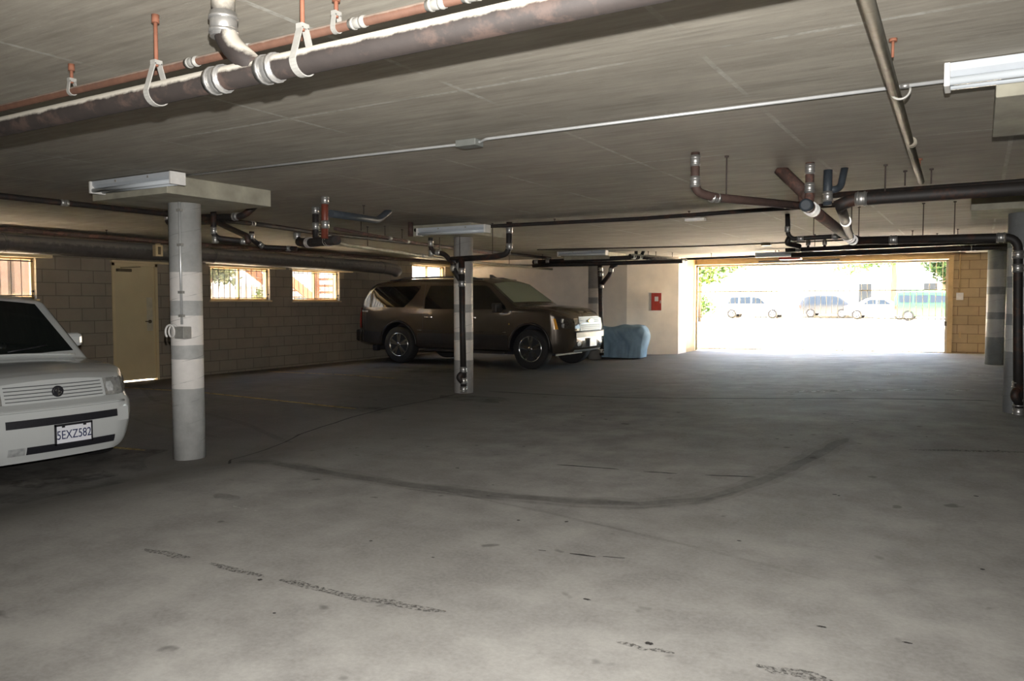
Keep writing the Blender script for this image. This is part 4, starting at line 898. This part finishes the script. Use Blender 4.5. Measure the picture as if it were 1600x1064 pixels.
SEDT = [(0, .85), (.3, .98), (.75, 1.02), (1.35, 1.38), (1.9, 1.45), (2.4, 1.42), (3.15, .98), (4.1, .86), (4.5, .65)]
VANT = [(0, 1.4), (.1, 1.75), (.4, 1.85), (2.6, 1.84), (2.95, 1.72), (3.55, 1.15), (4.2, 1.02), (4.5, .75)]
SW = ([(.55, 1.02), (1.3, 1.02), (1.3, 1.5), (.75, 1.48)], [(1.38, 1.02), (2.15, 1.02), (2.15, 1.52), (1.38, 1.52)], [(2.22, 1.02), (3.2, 1.02), (2.72, 1.45), (2.22, 1.52)])
DW = ([(1.15, 1.0), (1.95, 1.0), (1.95, 1.32), (1.5, 1.3)], [(2.02, 1.0), (2.9, 1.0), (2.45, 1.30), (2.02, 1.33)])
VW = ([(.25, 1.12), (1.0, 1.12), (1.0, 1.6), (.25, 1.6)], [(1.1, 1.12), (1.85, 1.12), (1.85, 1.6), (1.1, 1.6)], [(1.95, 1.12), (3.25, 1.12), (2.85, 1.55), (1.95, 1.6)])
far_car('parked_car', 'white estate car across the street, leftmost of the parked row', -15.9, 56.6, 4.5, SUVT, 'far_white', 0, ((.85, 0), (3.65, 0)), SW)
far_car('parked_car', 'silver grey car across the street between the white cars', -11.55, 62.0, 4.9, SUVT, 'silver_car', 0, ((.85, 0), (3.0, 0)), SW)
far_car('parked_car', 'low white saloon across the street left of the green van', -7.75, 57.2, 4.3, SEDT, 'far_white', 0, ((.8, 0), (3.35, 0)), DW)
far_car('parked_car', 'pale green van across the street near the right gate post', -4.5, 54.3, 4.1, VANT, 'green_car', 0, ((.8, 0), (3.3, 0)), VW)
# ------------------------------------------------------------------ outdoors
struct(MB().bx(-60, 60, YG + .3, 130, -.1, .1).build('ground_front', 'asphalt'))
struct(MB().bx(-60, -14.0, -20, YG + .3, -.1, 1.12).build('ground_side', 'dirt'))
struct(MB().bx(-14.0, XW - .2, -20, 7.3, -.3, 1.12).bx(-14.0, XW - .2, 9.3, YG + .3, -.3, 1.12).bx(-14.0, XW - .2, 7.3, 9.3, -.3, -.06).build('ground_areaway', 'asphalt'))
o = MB().bx(-15.5, 1.5, 74, 84, .1, 7.5).bx(-15.8, 1.8, 73.7, 84, 7.5, 7.9).build('building', 'stucco'); tag(o, 'pale sunlit building across the street behind the parked cars', 'building')
for k, (x, z) in enumerate(((-9, 1.2), (-4, 1.2))): MB().bx(x, x + 1.0, 73.95, 74.0, z, z + 1.6).build('window', 'far_glass', o, Z0)
struct(MB().bx(-60, 60, 62, 63.5, .1, .25).build('kerb_strip', 'asphalt'))
def foliage(name, label, cat, c, rad, n, leaf, mat, trunk=None, group=None, seed=1):
    rnd = random.Random(seed); o = thing(name, label, cat, c, 0, group); b = MB()
    lumps = [(rnd.gauss(0, .45), rnd.gauss(0, .45), rnd.gauss(0, .45)) for _ in range(9)]
    for k in range(n):
        l = rnd.choice(lumps); d = Vector((rnd.gauss(0, 1), rnd.gauss(0, 1), rnd.gauss(0, 1))).normalized() * .55 * rnd.random() ** .4
        p = Vector(((l[0] + d.x) * rad[0], (l[1] + d.y) * rad[1], (l[2] + d.z) * rad[2]))
        a = Vector((rnd.gauss(0, 1), rnd.gauss(0, 1), rnd.gauss(0, .6))).normalized(); e = a.orthogonal().normalized(); s = leaf * rnd.uniform(.6, 1.3)
        f = b.bm.faces.new([b.bm.verts.new(p + v) for v in (a * s, e * s * .5, -a * s, -e * s * .5)])
    b.build('foliage', mat, o, Z0)
    if trunk:
        t = MB(); t.tube([(0, 0, -trunk), (.1, 0, -trunk * .4), (0, .1, 0), (.2, .1, rad[2] * .4)], .1, 8, radii=[.16 * rad[0] / 2 + .03, .12 * rad[0] / 2 + .02, .08, .03]); t.build('trunk', 'bark', o, Z0)
    return o
foliage('tree', 'leafy tree seen through the gate at its left side', 'tree', (-14.5, 46, 4.0), (2.9, 2.6, 1.7), 2600, .20, 'leaf_a', 3.9, None, 3)
foliage('tree', 'leafy tree seen through the gate at its right side', 'tree', (-2.3, 66, 4.6), (2.0, 2, 2.0), 2200, .22, 'leaf_b', 4.5, None, 4)
foliage('tree', 'tall tree tops above the pale building across the street', 'tree', (-6.0, 70, 5.2), (3.0, 1.4, 1.1), 1500, .2, 'leaf_a', 5.15, None, 5)
foliage('bush', 'green bush beside the street left of the white estate car', 'bush', (-15.6, 49, .75), (1.1, .8, .7), 1500, .12, 'leaf_a', None, None, 6)
# the yard outside the left windows
f = thing('picket_fence', 'white picket fence in the yard outside the left windows', 'fence', (-15.5, 12, 1.12))
for z in (1.30, 1.62): MB().bx(-15.53, -15.50, 5.0, 22, z, z + .07).build('rail', 'fence', f)
for k in range(72): MB().prism([(-.04, 1.12), (.04, 1.12), (.04, 1.74), (0, 1.79), (-.04, 1.74)], 0, .02, 'yz').build('picket', 'fence', f, Vector((0, 0, 1.12)), loc=(.05, -6.8 + .235 * k, 0))
st = thing('timber_stair', 'orange brown timber stairs outside the two middle windows', 'stairs', (-15.0, 13.2, 1.12))
for x in (-15.25, -14.35): MB().bar((x, 14.35, 1.40), (x, 12.3, 2.62), .05, .22).build('stringer', 'redwood', st)
for k in range(7): MB().bx(-15.25, -14.35, 14.1 - .26 * k, 14.36 - .26 * k, 1.42 + .155 * k, 1.45 + .155 * k).build('tread', 'redwood', st)
st2 = thing('timber_stair', 'flight of brown timber steps outside the third left window', 'stairs', (-14.7, 15.3, 1.12))
for k in range(4): MB().bx(-14.9, -14.4, 14.95, 15.7 - .16 * k, 1.36 + .17 * k, 1.42 + .17 * k).build('tread', 'redwood', st2)
MB().bx(-14.85, -14.75, 14.9, 15.0, 1.12, 2.2).build('post', 'redwood', st2)
o = MB().bx(-18.2, -18.0, -4, 30, 1.0, 5.5).build('building', 'stucco'); tag(o, 'pale wall of the neighbouring house seen through the left windows', 'building')
o = MB().bx(-15.3, -15.0, 7.62, 8.1, 1.12, 3.4).bx(-15.3, -15.0, 7.3, 7.5, 1.12, 3.4).build('timber_post', 'pinkwall'); tag(o, 'brown timber screen outside the leftmost window', 'screen')
o = MB().bx(-15.35, -15.3, 5.0, 7.9, 1.12, 1.95).build('board_fence', 'tanwood'); tag(o, 'tan board fence outside the leftmost window', 'fence')
foliage('bush', 'dark green bush behind the picket fence outside the second left window', 'bush', (-16.6, 13.0, 2.25), (.6, .9, .55), 900, .09, 'leaf_b', 1.1, None, 8)
foliage('plant', 'small leafy plant in front of the picket fence outside the second left window', 'plant', (-14.9, 13.3, 1.35), (.25, .25, .25), 160, .07, 'leaf_a', None, None, 9)
